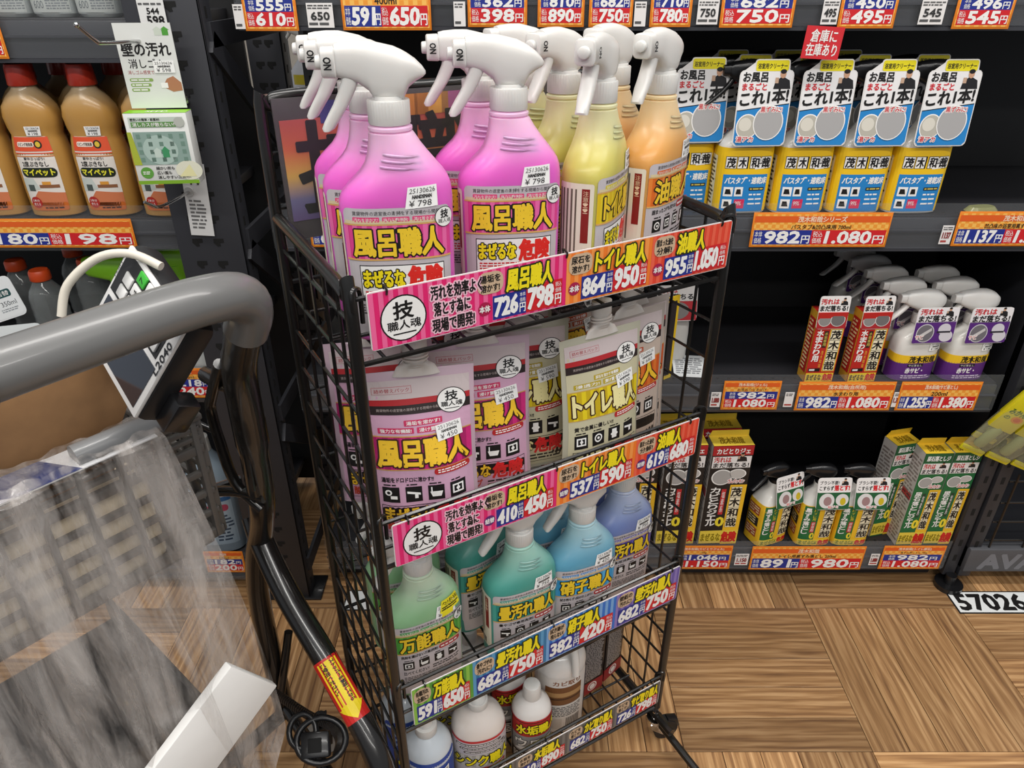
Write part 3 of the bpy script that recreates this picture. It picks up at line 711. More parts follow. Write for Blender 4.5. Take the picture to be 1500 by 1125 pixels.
S_ORG = spray_bottle('#d99f55', '#e9cfa4', '油職人', ('#dd6a1e', '#e88434'), '#d8651e', 'x', '1.050', warn=False, sub2='固まったコゲも汚れも!', ics=(3, 5, 5, 4))
S_GRN = spray_bottle('#8fbb8e', '#c6d8c0', '万能職人', ('#4c9a3c', '#69b04a'), '#4aa050', 'x', '650', warn=False, sub2='洗剤を選ばない万能洗剤!', side=False, ics=(5, 2, 4, 1))
S_TEAL = spray_bottle('#4d9c90', '#a7d3c6', '畳汚れ職人', ('#2e8c80', '#4aa394'), '#3f9a8c', 'x', '750', warn=False, sub2='畳やゴザ専用洗剤!', ics=(1, 3, 2, 4))
S_BLUE = spray_bottle('#62a2bd', '#b0d4de', '硝子職人', ('#3a9ad0', '#56acdc'), '#4a8fd0', 'x', '420', warn=False, sub2='拭き残らず1回の仕上がり!', ics=(5, 5, 2, 4))
S_VIO = spray_bottle('#7284b8', '#b9c4de', '壁汚れ職人', ('#5a4fa8', '#7468b8'), '#6a60b0', 'x', '750', warn=False, sub2='壁紙専用洗剤!', ics=(5, 4, 2, 1))
for (pr, s, d, z, rz, lab) in (
    (S_PINK, 0.079, 0.052, T1, 8, 'pink spray bottle at the rack corner, front of its file, large sticker 798'),
    (S_PINK, 0.087, 0.134, T1, 8, 'pink spray bottle second in the file at the top tier corner'),
    (S_PINK, 0.100, 0.210, T1, 8, 'pink spray bottle third in the file, against the poster by the corner'),
    (S_PINK, 0.230, 0.070, T1, 8, 'pink spray bottle at the front beside the yellow ones'),
    (S_PINK, 0.236, 0.152, T1, 8, 'pink spray bottle behind the other pink one beside the yellow ones'),
    (S_YEL, 0.352, 0.064, T1, 66, 'yellow spray bottle at the front of its file with nozzle facing out'),
    (S_YEL, 0.358, 0.150, T1, 46, 'yellow spray bottle second in file behind the front yellow one'),
    (S_YEL, 0.350, 0.228, T1, 28, 'yellow spray bottle at the very back of the yellow file'),
    (S_ORG, 0.464, 0.085, T1, 54, 'orange spray bottle at the front of the top tier end'),
    (S_ORG, 0.466, 0.185, T1, 48, 'orange spray bottle behind the front orange one'),
    (S_GRN, 0.077, 0.077, T3, 28, 'pale green spray bottle at the front of the third tier corner'),
    (S_GRN, 0.085, 0.170, T3, 20, 'pale green spray bottle behind the other green one'),
    (S_TEAL, 0.239, 0.055, T3, 24, 'teal spray bottle at the front of the third tier'),
    (S_TEAL, 0.215, 0.150, T3, 40, 'teal spray bottle turned away behind the front teal one'),
    (S_BLUE, 0.354, 0.050, T3, 22, 'light blue spray bottle at the front beside the teal one'),
    (S_BLUE, 0.338, 0.132, T3, 24, 'light blue spray bottle behind the front light blue one'),
    (S_VIO, 0.463, 0.084, T3, 26, 'periwinkle blue spray bottle at the third tier end'),
    (S_VIO, 0.458, 0.170, T3, 24, 'periwinkle blue spray bottle behind the front one of that colour'),
):
    put(pr, RK(s, d, z), R(rz), lab, SPG)
a = Art(); a.rect(-.018, -.014, .018, .008, '#efe02a', 0, r=.002); a.rect(-.015, -.022, .004, -.013, '#efe02a', 0); a.text('ペットボトルも!', -.016, -.001, .016, .006, INK, 1, bold=.02); a.lines(-.016, -.011, .016, -.003, 2, INK, 1, 5)
a.build('promo_sticker', S_GRN, lambda u, v, d: BFN(u + .034, v + .178 + u * .12, d + .0016), .005, label='yellow notched sticker above the price sticker')

# ------------------------------------------------------------------ price strips hooked on the rack's front rails
def strip(zb, x0, xs, hgt, secs, lab, pre=None, tint=None, badge=None):
    """xs: boundaries along the strip; secs: (background, stripe, bubble line 1, line 2, title, price 1, price 2)"""
    t = thing('price_strip', lab, 'price strip', RK(0, 0, 0), RA, 'price strips across the wire rack')
    t.location.z = zb; X1 = xs[-1]; r = .004; yb = -.0115
    bm = bmesh.new(); pts = []
    for cx, cy, a0 in ((X1 - r, hgt - r, 0), (x0 + r, hgt - r, 90), (x0 + r, r, 180), (X1 - r, r, 270)):
        for k in range(4): pts.append((cx + r * math.cos(R(a0 + 30 * k)), cy + r * math.sin(R(a0 + 30 * k))))
    prism(bm, pts, yb, yb + .0014); part('card', fixn(bm), C('#e9e4e2', .2), t)
    for x in (x0 + .022, (x0 + X1) / 2 - .01, X1 - .02):
        bm = bmesh.new(); tube(bm, smooth_path([(x, yb - .001, hgt - .005), (x, yb - .002, hgt + .001), (x, -.004, hgt + .003), (x, yb + .003, hgt - .006)], 3), .0014, 6); part('hook', bm, BLACK_METAL, t)
    a = Art(); e = [x0] + xs
    def block(bg, stc, xa, xb):
        xa2 = xa + (.0012 if xa == x0 else 0); xb2 = xb - (.0012 if xb == X1 else 0)
        a.rect(xa2, .0012, xb2, hgt - .0012, bg, 0); n = max(2, int((xb - xa) / .011)); a.stripes(xa2, .0012, xb2, hgt - .0012, n, stc, 1)
    k0 = x0
    if pre:
        block(secs[0][0], secs[0][1], x0, xs[0])
        cr = hgt * .40; crest(a, x0 + .012 + cr, hgt * .47, cr, 2)
        cx = x0 + .018 + cr * 2
        for i, (tx, wd) in enumerate((('汚れを効率よく', .062), ('落とす為に', .044), ('現場で開発!', .052))):
            a.text(tx, cx + .003 * (i == 1), hgt * (.66 - i * .29), cx + .003 * (i == 1) + wd, hgt * (.90 - i * .29), INK, 3, bold=.03, halo='#f6c6d6', hw=.10)
        k0 = x0 + pre
    bounds = [k0] + xs
    for k, (bg, stc, b1, b2, title, p1, p2) in enumerate(secs):
        xa, xb = bounds[k], bounds[k + 1]; w = xb - xa; H = hgt
        if not (pre and k == 0): block(bg, stc, xa, xb)
        q = min(1, w / .125)
        if w < .09: xa -= .012; w += .012
        bw = .034 * q
        a.rect(xa + .003, H * .56, xa + .003 + bw, H * .95, '#cdb294', 3, r=H * .15)
        a.text(b1, xa + .0065, H * .765, xa + bw - .001, H * .90, INK, 4, bold=.03); a.text(b2, xa + .0075, H * .60, xa + bw - .002, H * .735, INK, 4, bold=.03)
        a.text(title, xa + bw + .007, H * .54, xa + min(w - .008, bw + .007 + .0155 * q * len(title)), H * .93, YEL, 6, bold=.035, halo='#1c3010', hw=.075, slant=.06)
        xn = xa + .006
        if badge:
            a.ell(xa + .012, H * .30, .0085, .0085, badge[1], 3); a.text(badge[0], xa + .0052, H * .24, xa + .0188, H * .36, WHT, 4, bold=.03); xn = xa + .0225
        wn = (xb - .006 - xn); m = xn + wn * .47
        a.rect(xn, H * .06, m, H * .50, BLU, 3); a.rect(m, H * .06, xb - .006, H * .56, RED, 4)
        a.text(p1, xn + .002, H * .12, xn + (m - xn) * .72, H * .45, WHT, 5, bold=.055, slant=.05); a.text('円', xn + (m - xn) * .80, H * .10, m - .0012, H * .27, WHT, 5, bold=.02)
        a.text('本体', xn + (m - xn) * .80, H * .39, m - .0012, H * .47, WHT, 5); a.text('価格', xn + (m - xn) * .80, H * .29, m - .0012, H * .37, WHT, 5)
        w2 = xb - .006 - m
        a.text(p2, m + .002, H * .12, m + w2 * .72, H * .50, WHT, 6, bold=.055, slant=.05); a.text('円', m + w2 * .80, H * .10, xb - .0075, H * .29, WHT, 6, bold=.02)
        a.text('税込', m + w2 * .80, H * .43, xb - .0075, H * .52, WHT, 6); a.text('価格', m + w2 * .80, H * .32, xb - .0075, H * .41, WHT, 6)
    a.build('printed_face', t, lambda u, v, d: (u, yb - d, v)); return t
PK = ('#e3246f', '#f0689c'); OR = ('#f07c2a', '#f59a4c'); RD_ = ('#e2452e', '#ec6248')
strip(1.048, .014, [.262, .392, .528], .067, [PK + ('湯垢を', '溶かす!', '風呂職人', '726', '798'), OR + ('尿石を', '溶かす!', 'トイレ職人', '864', '950'), RD_ + ('固まった油を', '分解!', '油職人', '955', '1.050')],
      'pink, orange and red price strip reading 726, 864 and 955 across the top tier', pre=.125, badge=('本体', '#a81848'))
strip(.737, .015, [.260, .399, .522], .069, [PK + ('湯垢を', '溶かす!', '風呂職人', '410', '450'), OR + ('尿石を', '溶かす!', 'トイレ職人', '537', '590'), RD_ + ('固まった油を', '分解!', '油職人', '619', '680')],
      'pink, orange and red price strip reading 410 below the refill pouches', pre=.125, badge=('詰替', '#5c1c70'))
strip(.416, .018, [.118, .251, .390, .530], .080, [('#5a9e3c', '#8cc04c', '有機汚れ', '全般に!', '万能職人', '591', '650'), ('#2f78a8', '#5a9cc8', '畳やゴザの', '汚れに!', '畳汚れ職人', '682', '750'), ('#2a70c8', '#78a8dc', '拭き跡が', '残らない!', '硝子職人', '382', '420'), ('#6a5aa8', '#8a78bc', '壁紙の', '汚れに!', '壁汚れ職人', '682', '750')],
      'green, blue and purple price strip below the third tier of sprays')
strip(.131, .018, [.085, .196, .305, .414, .524], .067, [('#5c5a58', '#777572', '台所の', '汚れに!', 'IH職人', '682', '750'), ('#5c5a58', '#777572', 'シンクの', '汚れに!', 'シンク職人', '682', '750'), ('#5c5a58', '#777572', '水垢を', '溶かす!', '水垢職人', '810', '890'), ('#5c5a58', '#777572', 'カビを', '落とす!', 'カビ取り職人', '682', '750'), ('#5c5a58', '#777572', 'サビを', '落とす!', 'サビ取り職人', '726', '798')],
      'grey price strip with yellow titles across the bottom basket')

# ------------------------------------------------------------------ refill pouches
PW_, PH_ = .146, .242
def pouch_xy(u, v, side=-1, d=0):
    s = min(1, abs(u) / (PW_ / 2)); prof = max(0, min(1, (1 - v / PH_) * 2.0)) ** .8; gus = .55 + .45 * min(1, v / .05)
    th = .027 * (max(0, 1 - s ** 2.4)) ** .8 * prof * gus
    wv = .0016 * math.sin(u * 70 + v * 30) * prof
    x = u * (1 - .035 * math.sin(min(1, v / PH_) * math.pi))
    lean = .012 * (v / PH_) ** 2
    return (x, side * (th + d) + wv + lean, v)
def pouch_body():
    bm = bmesh.new(); nu, nv = 22, 22; G = {}
    for sd in (-1, 1):
        for i in range(nu + 1):
            for j in range(nv + 1):
                u = -PW_ / 2 + PW_ * i / nu; v = PH_ * j / nv
                edge = i in (0, nu) or j == nv
                if sd == 1 and edge: G[sd, i, j] = G[-1, i, j]; continue
                G[sd, i, j] = bm.verts.new(pouch_xy(u, v, sd, .0002 if not edge else 0))
        for i in range(nu):
            for j in range(nv):
                q = [G[sd, i, j], G[sd, i + 1, j], G[sd, i + 1, j + 1], G[sd, i, j + 1]]
                if len(set(q)) == 4: bm.faces.new(q if sd < 0 else q[::-1])
    for i in range(nu):
        q = [G[1, i, 0], G[1, i + 1, 0], G[-1, i + 1, 0], G[-1, i, 0]]
        q = [x for k, x in enumerate(q) if x not in q[:k]]
        if len(q) > 2: bm.faces.new(q)
    return fixn(bm)
def vm(v):
    return v + .011 * max(0, min(1, (v - .012) / .05)) if v <= .15 else .161 + (v - .15) * .84
def pouch(base, band, chip, title, price, bodycol, warn=True, subs=('湯垢を溶かす!', '強力な有機酸!', '浸け置き洗浄!'), line='湯垢をドロドロに溶かす!!', ics=(0, 1, 2, 5), tc='#f3c531'):
    t = thing('refill_pouch', 'x', 'refill pouch')
    link('pouch_film', mesh_of(pouch_body(), 'pouch_film', M('pouch_' + bodycol[1:], bodycol, .25, noise=.06, scale=20, coat=.4)), t)
    bm = bmesh.new(); loft(bm, [(.236, 0, .008, .030, .006, 2), (.247, 0, .011, .024, .008, 2), (.251, 0, .0115, .017, .0125, 2), (.254, 0, .012, .0145, .0145, 2)], 28)
    for z in (.2585, .263): tube(bm, [(0, .012, z), (0, .012, z + .002)], .0175, 24)
    tube(bm, [(0, .012, .25), (0, .012, .268)], .0135, 24); part('spout', fixn(bm), M('frosted_spout', '#d6cfc8', .35, sss=.3), t)
    o = part('screw_cap', ribbed(.0155, 0, .021, 28, .0008), M('frosted_cap', '#dcd8d2', .35, sss=.3), t); o.location = (0, .012, .268)
    a = Art(); U = PW_ / 2 - .0065; H = PH_
    a.rect(-U, .006, U, H - .008, base, 0)
    a.rect(-U, .200, U, H - .008, M('pouch_top_frost', '#cbbdbd', .3, coat=.4), 1)
    a.rect(-.058, .214, -.008, .225, '#c06a72', 2); a.rect(-.0574, .2146, -.0086, .2244, '#cbb9ba', 3); a.text('詰め替えパック', -.055, .2165, -.011, .2225, '#b0343c', 4)
    a.rect(-U, .196, U, .206, '#b3252b', 2); a.rect(-U, .183, U, .197, '#2a1e1e', 3); a.text('賃貸物件の退室後の清掃をする現場から開発!', -.055, .188, .03, .1925, '#b9aaa6', 4)
    crest(a, .042, .197, .0195, 5)
    a.rect(-.022, .165, .028, .174, chip, 2, r=.001); a.text(subs[0], -.019, .1665, .025, .1725, WHT, 3, bold=.02)
    a.rect(-.056, .1535, -.010, .1625, chip, 2, r=.001); a.text(subs[1], -.053, .155, -.013, .161, WHT, 3, bold=.02); a.rect(-.006, .1535, .046, .1625, chip, 2, r=.001); a.text(subs[2], -.003, .155, .043, .161, WHT, 3, bold=.02)
    a.rect(-U, .104, U, .149, band[0], 2); a.stripes(-U, .104, U, .149, 9, band[1], 3); a.rect(-U, .1485, U, .1500, '#c9a24a', 4); a.rect(-U, .1030, U, .1043, '#c9a24a', 4)
    a.text(title, -.059, .109, .060, .145, tc, 5, bold=.04, halo='#3a1c10', hw=.06)
    a.rect(.012, .094, .062, .1035, '#b8282c', 5, r=.004); a.lines(.017, .0955, .058, .102, 2, WHT, 6, 3)
    a.text(line, -.058, .085, .010, .0925, INK, 2, bold=.03)
    for k in range(4):
        icon(a, -.058 + k * .030, .056, .022, ics[k], 2); a.lines(-.056 + k * .030, .079, -.040 + k * .030, .083, 1, INK, 2, k)
    a.rect(-.060, .012, .062, .052, INK, 2); a.rect(-.0592, .0128, .0612, .0512, base, 3)
    a.text('まぜるな' if warn else 'スッキリ!', -.056, .031, .008, .049, tc if warn else INK, 4, bold=.035, halo='#3a1c10' if warn else None, hw=.05)
    if warn: a.text('危険', .012, .027, .058, .050, '#d8262a', 4, bold=.05)
    a.text('酸性タイプ', -.054, .016, -.004, .028, '#c23a20', 4, bold=.03); a.lines(.004, .015, .058, .025, 2, INK, 4, 2)
    a.build('label_print', t, lambda u, v, d: pouch_xy(u, vm(v), -1, d + .0006), .008, maxv=.012)
    st = sticker_art(.034, .021, '', price); st.build('price_sticker', t, lambda u, v, d: pouch_xy(u + .036 - v * .12, v + .163 + u * .12, -1, d + .0034), .008)
    return t
P_PINK = pouch('#cfa3bd', ('#cc2a78', '#a81d62'), '#c93060', '風呂職人', '450', '#c9aebc')
P_YEL = pouch('#c5bfa0', ('#e0c91c', '#c4a814'), '#b39e22', 'トイレ職人', '590', '#b9b6a2', subs=('尿石を溶かす有機酸!', '浸透力!', '漬け置き洗浄可!'), line='黄で金属に優しい!!', ics=(5, 3, 4, 1), tc='#e9dfa0')
P_ORG = pouch('#c4b3a6', ('#d0571c', '#e0752c'), '#b34a1c', '油職人', '680', '#b5aaa2', warn=False, subs=('固まった油を分解!', '強力洗浄!', '漬け置き可!'), line='ガンコな油にスッキリ!', ics=(5, 4, 3, 5))
PG_ = 'refill pouches on the second tier'
for pr, s, d, rz, rx, sy, lab in (
    (P_PINK, .084, .040, 12, -3, 1, 'pink refill pouch at the front corner of the second tier'),
    (P_PINK, .070, .134, 12, -6, 1, 'pink refill pouch seen through the side wires, behind the corner pouch'),
    (P_PINK, .190, .078, 13, -3, .8, 'pink refill pouch at the front, next to the yellow ones'),
    (P_PINK, .165, .190, 12, -5, 1, 'pink refill pouch behind, only its top band shows above the front pair'),
    (P_YEL, .275, .100, 15, -4, .7, 'yellow refill pouch half hidden behind the front yellow one'),
    (P_YEL, .364, .026, 31, -3, .6, 'yellow refill pouch at the front with its screw cap in full view'),
    (P_YEL, .300, .185, 13, -5, .7, 'yellow refill pouch at the very back of the second tier'),
    (P_ORG, .430, .056, 31, -2, .4, 'orange refill pouch directly behind the front yellow pouch'),
    (P_ORG, .459, .080, 31, -2, .4, 'orange refill pouch nearest the rack end post'),
    (P_ORG, .430, .200, 30, -4, .7, 'orange refill pouch hidden at the back of the second tier'),
):
    o = put(pr, RK(s, d, T2), R(rz), lab, PG_, rx=R(rx)); o.scale = (1 if pr is P_PINK else .97, sy, .96 if pr is P_YEL else .98)

# ------------------------------------------------------------------ bottom basket goods
def round_bottle(nm, secs, mat, lab, cat, capf=None, group=None, N=44):
    t = thing(nm, lab, cat, group=group); link('body', bottle_mesh(secs, mat), t); return t
BG = 'bottles in the bottom basket'
sec = [(0, 0, 0, .036, .036, 2), (.004, 0, 0, .042, .042, 2), (.15, 0, 0, .043, .043, 2), (.168, 0, 0, .040, .040, 2), (.182, 0, 0, .032, .032, 2), (.192, 0, 0, .021, .021, 2), (.197, 0, 0, .0165, .0165, 2)]
def pump(title, c1, c2, lab, price='¥750'):
    t = round_bottle('dispenser_bottle', sec, M('frosted_clear_body', '#c6cdd3', .2, sss=.3, coat=.4), lab, 'bottle', group=BG)
    o = part('collar', ribbed(.018, 0, .018, 30), WHITE_PL, t); o.location = (0, 0, .195)
    bm = bmesh.new(); loft(bm, [(.212, 0, 0, .0125, .0125, 2), (.232, 0, 0, .0105, .0105, 2), (.236, 0, 0, .008, .008, 2)], 24); tube(bm, [(0, 0, .234), (0, 0, .243)], .0045, 12); part('flip_cap', fixn(bm), WHITE_PL, t)
    fn = wrapper(sec, .1); a = Art(); a.rect(-.062, .01, .062, .163, c1, 0, r=.008)
    for k in range(14):
        an = 2 * math.pi * k / 14; a.poly([(-.01, .12), (-.01 + .038 * math.cos(an - .1), .12 + .034 * math.sin(an - .1)), (-.01 + .038 * math.cos(an + .1), .12 + .034 * math.sin(an + .1))], c2, 1)
    a.text(title, -.045, .068, .045, .092, YEL, 3, bold=.03, halo=INK, hw=.07); a.text('リング職人', -.04, .044, .042, .062, YEL, 3, bold=.03, halo=INK, hw=.07); a.lines(-.045, .018, .045, .038, 4, WHT, 2, 8)
    a.build('label_print', t, fn, .004); sticker_art(.026, .03, '', '750').build('price_sticker', t, lambda u, v, d: fn(u + .022, v + .125 + u * .2, d + .0015), .006)
    return t
B1 = pump('IH職人', '#2c4a9a', '#9db8e0', 'blue dispenser bottle with sunburst label at the bottom basket corner')
sec2 = [(0, 0, 0, .040, .034, 2.3), (.004, 0, 0, .0475, .040, 2.3), (.135, 0, 0, .0485, .041, 2.3), (.158, 0, 0, .047, .040, 2.2), (.176, 0, 0, .040, .035, 2.1), (.188, 0, 0, .028, .026, 2), (.195, 0, 0, .018, .018, 2), (.200, 0, 0, .016, .016, 2)]
def sink():
    t = round_bottle('flip_top_bottle', sec2, M('frosted_white_body', '#dcd3cc', .2, sss=.3, coat=.4), 'frosted bottle with red shoulder ring and yellow title in the bottom basket', 'bottle', group=BG)
    o = part('collar', ribbed(.0175, 0, .014, 30), WHITE_PL, t); o.location = (0, 0, .198)
    bm = bmesh.new(); loft(bm, [(.211, 0, 0, .015, .015, 2), (.218, 0, 0, .013, .013, 2), (.222, 0, 0, .0075, .0075, 2), (.232, 0, 0, .006, .006, 2)], 24); part('nozzle_cap', fixn(bm), WHITE_PL, t)
    fn = wrapper(sec2, .1); a = Art(); a.rect(-.066, .008, .066, .150, M('label_silver'), 0, r=.004); a.rect(-.066, .148, .066, .153, '#c0272d', 1)
    for k in range(3): a.rect(-.05 + k * .008, .139 - k * .009, .035 + k * .008, .1445 - k * .009, '#5a5350', 1, r=.002); a.lines(-.047 + k * .008, .1402 - k * .009, .032 + k * .008, .1435 - k * .009, 1, WHT, 2, k)
    a.rect(-.066, .083, .066, .116, '#a8a39c', 1); a.stripes(-.066, .083, .066, .116, 10, '#c4bfb4', 2); a.text('シンク職人', -.052, .086, .054, .113, YEL, 3, bold=.035, halo=INK, hw=.07)
    a.rect(-.01, .070, .045, .079, '#b8282c', 2, r=.004); a.lines(-.006, .072, .041, .077, 1, WHT, 3, 3)
    for k in range(4): icon(a, -.05 + k * .026, .044, .019, (5, 2, 4, 1)[k], 1)
    a.lines(-.05, .014, .05, .036, 5, INK, 1, 3); a.build('label_print', t, fn, .004); return t
B2 = sink()
sec3 = [(0, 0, 0, .030, .028, 2.2), (.003, 0, 0, .0365, .033, 2.2), (.115, 0, 0, .037, .0335, 2.2), (.128, 0, 0, .0365, .033, 2.2), (.141, 0, 0, .032, .029, 2.1), (.151, 0, 0, .022, .021, 2), (.158, 0, 0, .015, .015, 2), (.162, 0, 0, .014, .014, 2)]
def screwtop(title, sub, body, lab, sc=1.0, panel='#26201e'):
    t = round_bottle('screw_top_bottle', sec3, M('white_gloss_body', '#dedad6', .2, sss=.2, coat=.5), lab, 'bottle', group=BG)
    bm = bmesh.new(); loft(bm, [(.158, 0, 0, .0165, .0165, 2), (.160, 0, 0, .0172, .0172, 2), (.182, 0, 0, .0160, .0160, 2), (.187, 0, 0, .0145, .0145, 2), (.1885, 0, 0, .011, .011, 2)], 30); part('screw_cap', fixn(bm), WHITE_PL, t)
    fn = wrapper(sec3, .08); a = Art(); a.rect(-.106, .004, .106, .127, panel, 0); a.rect(-.106, .124, .106, .128, '#c42a30', 1)
    a.rect(-.05, .040, .05, .085, '#8a8a8a', 1); a.rect(-.05, .085, .05, .122, '#b02a26', 1); a.text(title, -.036, .092, .046, .116, YEL, 3, bold=.035, halo=INK, hw=.07)
    a.text(sub, -.038, .055, .042, .078, '#f0ece4', 3, bold=.02, halo=INK, hw=.05); a.poly([(-.04, .044), (.04, .05), (.03, .060), (-.03, .054)], '#d8d8d8', 2)
    a.lines(-.045, .008, .045, .035, 5, WHT, 1, 11); a.rect(-.095, .01, -.055, .118, '#d8d5d0', 1); a.lines(-.092, .014, -.058, .115, 16, '#55504c', 2, 4)
    a.build('label_print', t, fn, .004); return t
B3 = screwtop('水垢職人', 'ウロコ', '', 'white screw top bottle with black and red label at the bottom basket front')
def big_white():
    s = [(0, 0, 0, .044, .040, 2.1), (.004, 0, 0, .0495, .044, 2.1), (.16, 0, 0, .050, .045, 2.1), (.175, 0, 0, .0485, .044, 2), (.187, 0, 0, .043, .040, 2), (.197, 0, 0, .034, .032, 2), (.203, 0, 0, .024, .024, 2), (.208, 0, 0, .018, .018, 2)]
    t = round_bottle('canister_bottle', s, M('white_gloss_body', '#dedad6', .2), 'wide white domed bottle with photo label beside the two dark boxes', 'bottle', group=BG)
    bm = bmesh.new(); loft(bm, [(.205, 0, 0, .021, .021, 2), (.226, 0, 0, .020, .020, 2), (.228, 0, 0, .017, .017, 2)], 28); part('screw_cap', fixn(bm), WHITE_PL, t)
    bm = bmesh.new(); tube(bm, smooth_path([(.0, -.020, .236), (0, -.036, .232), (0, -.047, .205), (0, -.051, .170)], 5), .0075, 10); part('trigger', bm, WHITE_PL, t)
    fn = wrapper(s, .1); a = Art(); a.rect(-.075, .006, .035, .160, '#d8d3cd', 0); a.rect(-.055, .085, .02, .135, '#7a5030', 1); a.rect(-.055, .108, .02, .120, '#b48a5a', 2); a.rect(-.055, .1, .02, .104, '#4a3020', 2)
    a.text('カビ取り', -.04, .140, .015, .152, '#8a5a3a', 1, bold=.03); a.lines(-.055, .05, .02, .080, 6, '#444444', 1, 4); a.rect(-.05, .015, -.02, .045, '#c8c2ba', 1); a.stripes(-.012, .015, .02, .045, 14, INK, 1, .5)
    a.rect(.035, .006, .09, .165, '#1e1c2c', 0); a.ell(.06, .11, .018, .03, '#8a7ac0', 1); a.ell(.06, .11, .010, .018, '#e8e0f8', 2); a.rect(.05, .02, .056, .08, '#d8b060', 1)
    a.build('label_print', t, fn, .004); return t
B4 = big_white()
def dark_box(lab):
    t = thing('carton_box', lab, 'box', group='dark cartons in the bottom basket'); w, d_, h = .056, .040, .205
    part('carton', boxbm(-w / 2, -d_ / 2, 0, w / 2, d_ / 2, h, bev=.0006), M('carton_black', '#211d1d', .35, coat=.2), t)
    a = Art(); a.rect(-w / 2, 0, w / 2, .034, '#93262a', 0); a.ell(0, .018, .012, .0125, '#e8e2de', 1); a.ell(0, .018, .0095, .010, '#a8504c', 2); a.ell(0, .018, .007, .0075, '#e8e2de', 3)
    a.lines(-w / 2 + .005, .040, w / 2 - .005, .150, 26, '#b4aeaa', 1, 12); a.text('ガンコ職人', -.022, .158, .022, .172, WHT, 1, bold=.02)
    a.build('printed_face', t, lambda u, v, d: (u, -d_ / 2 - d, v)); b = Art(); b.rect(-.02, .02, .02, .034, '#93262a', 0); b.ell(0, .08, .014, .02, '#b8b2ae', 0); b.ell(0, .08, .010, .015, '#55504c', 1); b.lines(-.016, .11, .016, .17, 8, '#b4aeaa', 0, 2)
    b.rect(-.02, 0, .02, .034, '#93262a', 0); b.build('side_print', t, lambda u, v, d: (-w / 2 - d, -u, v)); return t
B5 = dark_box('x')
for pr, s, d, rz, rx, lab in (
    (B1, .058, .052, 10, 0, 'blue dispenser bottle with sunburst label at the bottom basket corner'),
    (B1, .052, .142, 40, 0, 'blue dispenser bottle seen through the side wires, second in file'),
    (B2, .155, .052, 14, 0, None), (B2, .150, .152, 35, 0, 'frosted red ringed bottle at the back, hidden under the green price panel'),
    (B3, .262, .046, 12, 0, 'white screw top bottle with black and red label at the bottom basket front'),
    (B3, .255, .125, 30, 0, 'white screw top bottle standing just behind the front one'),
    (B3, .220, .215, 20, 0, 'white screw top bottle at the back of the bottom basket'),
    (B4, .350, .085, 30, 0, None), 
    (B5, .436, .112, 34, 0, 'dark carton with red foot leaning next to the wide white bottle'),
    (B5, .495, .125, 44, 0, 'dark carton with red foot nearest the basket end wires'),
): put(pr, RK(s, d, T4), R(rz), lab, None, rx=R(rx))

# ------------------------------------------------------------------ goods on the shelf run behind
def portrait(a, x, y, s, l):
    """small printed picture of a person in dark clothes"""
    a.poly([(x, y), (x + s, y), (x + s * .9, y + s * .45), (x + s * .6, y + s * .6), (x + s * .35, y + s * .6), (x + s * .08, y + s * .4)], '#1c1b1e', l)
    a.ell(x + s * .48, y + s * .78, s * .17, s * .22, '#c79a7c', l + 1); a.ell(x + s * .48, y + s * .92, s * .18, s * .12, INK, l + 2); a.rect(x + s * .06, y + s * .3, x + s * .26, y + s * .6, '#c0a088', l + 1)
def black_head(parent, z, s=1.0, col=None, tag_z=None):
    m = col or BLACK_PL
    bm = bmesh.new()
    st = [(-.05, .046, .026, .011), (-.044, .050, .020, .013), (-.02, .054, .010, .015), (-.006, .055, -.002, .017), (.012, .054, -.002, .018), (.024, .050, .008, .017), (.034, .042, .018, .014), (.040, .034, .024, .007)]
    loft(bm, [(x * s, 0, z + (a + b) / 2 * s, w * s, (a - b) / 2 * s, 3.4) for x, a, b, w in st], 24, axis='x'); h = part('sprayer_head', fixn(bm), m, parent)
    bm = bmesh.new(); loft(bm, [((z + .022 * s) - k * .011 * s, (-.040 - k * .0065 - .0012 * k * k) * s, 0, .0065 * s, .0075 * s, 2.4) for k in range(5)][::-1], 16); part('trigger', fixn(bm), m, h)
    bm = bmesh.new(); loft(bm, [(-.062 * s, 0, z + .036 * s, .008 * s, .009 * s, 4), (-.048 * s, 0, z + .036 * s, .010 * s, .011 * s, 4)], 16, axis='x'); part('nozzle_cap', fixn(bm), WHITE_PL if col else m, h)
    o = part('collar', ribbed(.0195 * s, -.022 * s, 0, 28, .0008), m, parent); o.location = (0, 0, z)
def tag_shape(parent, w, h, tabw, x, y, z, art, tilt=R(-8), name='hang_tag'):
    bm = bmesh.new(); r = w * .09; pts = []
    def arc(cx, cy, a0, rr): 
        for k in range(4): pts.append((cx + rr * math.cos(R(a0 + 30 * k)), cy + rr * math.sin(R(a0 + 30 * k))))
    hb = h - w * .18
    arc(w / 2 - r, hb - r, 0, r)
    if tabw: arc(tabw + w * .08 - r * .6, h - r * .6, 0, r * .6); arc(-tabw + w * .08 + r * .6, h - r * .6, 90, r * .6)
    arc(-w / 2 + r, hb - r, 90, r); arc(-w / 2 + r, r, 180, r); arc(w / 2 - r, r, 270, r)
    prism(bm, pts, 0, .0007); o = part(name, fixn(bm), C('#e6e4e2', .25), parent, loc=(x, y, z), rot=(tilt, 0, 0))
    art.build('printed_face', o, lambda u, v, d: (u, -d, v)); return o
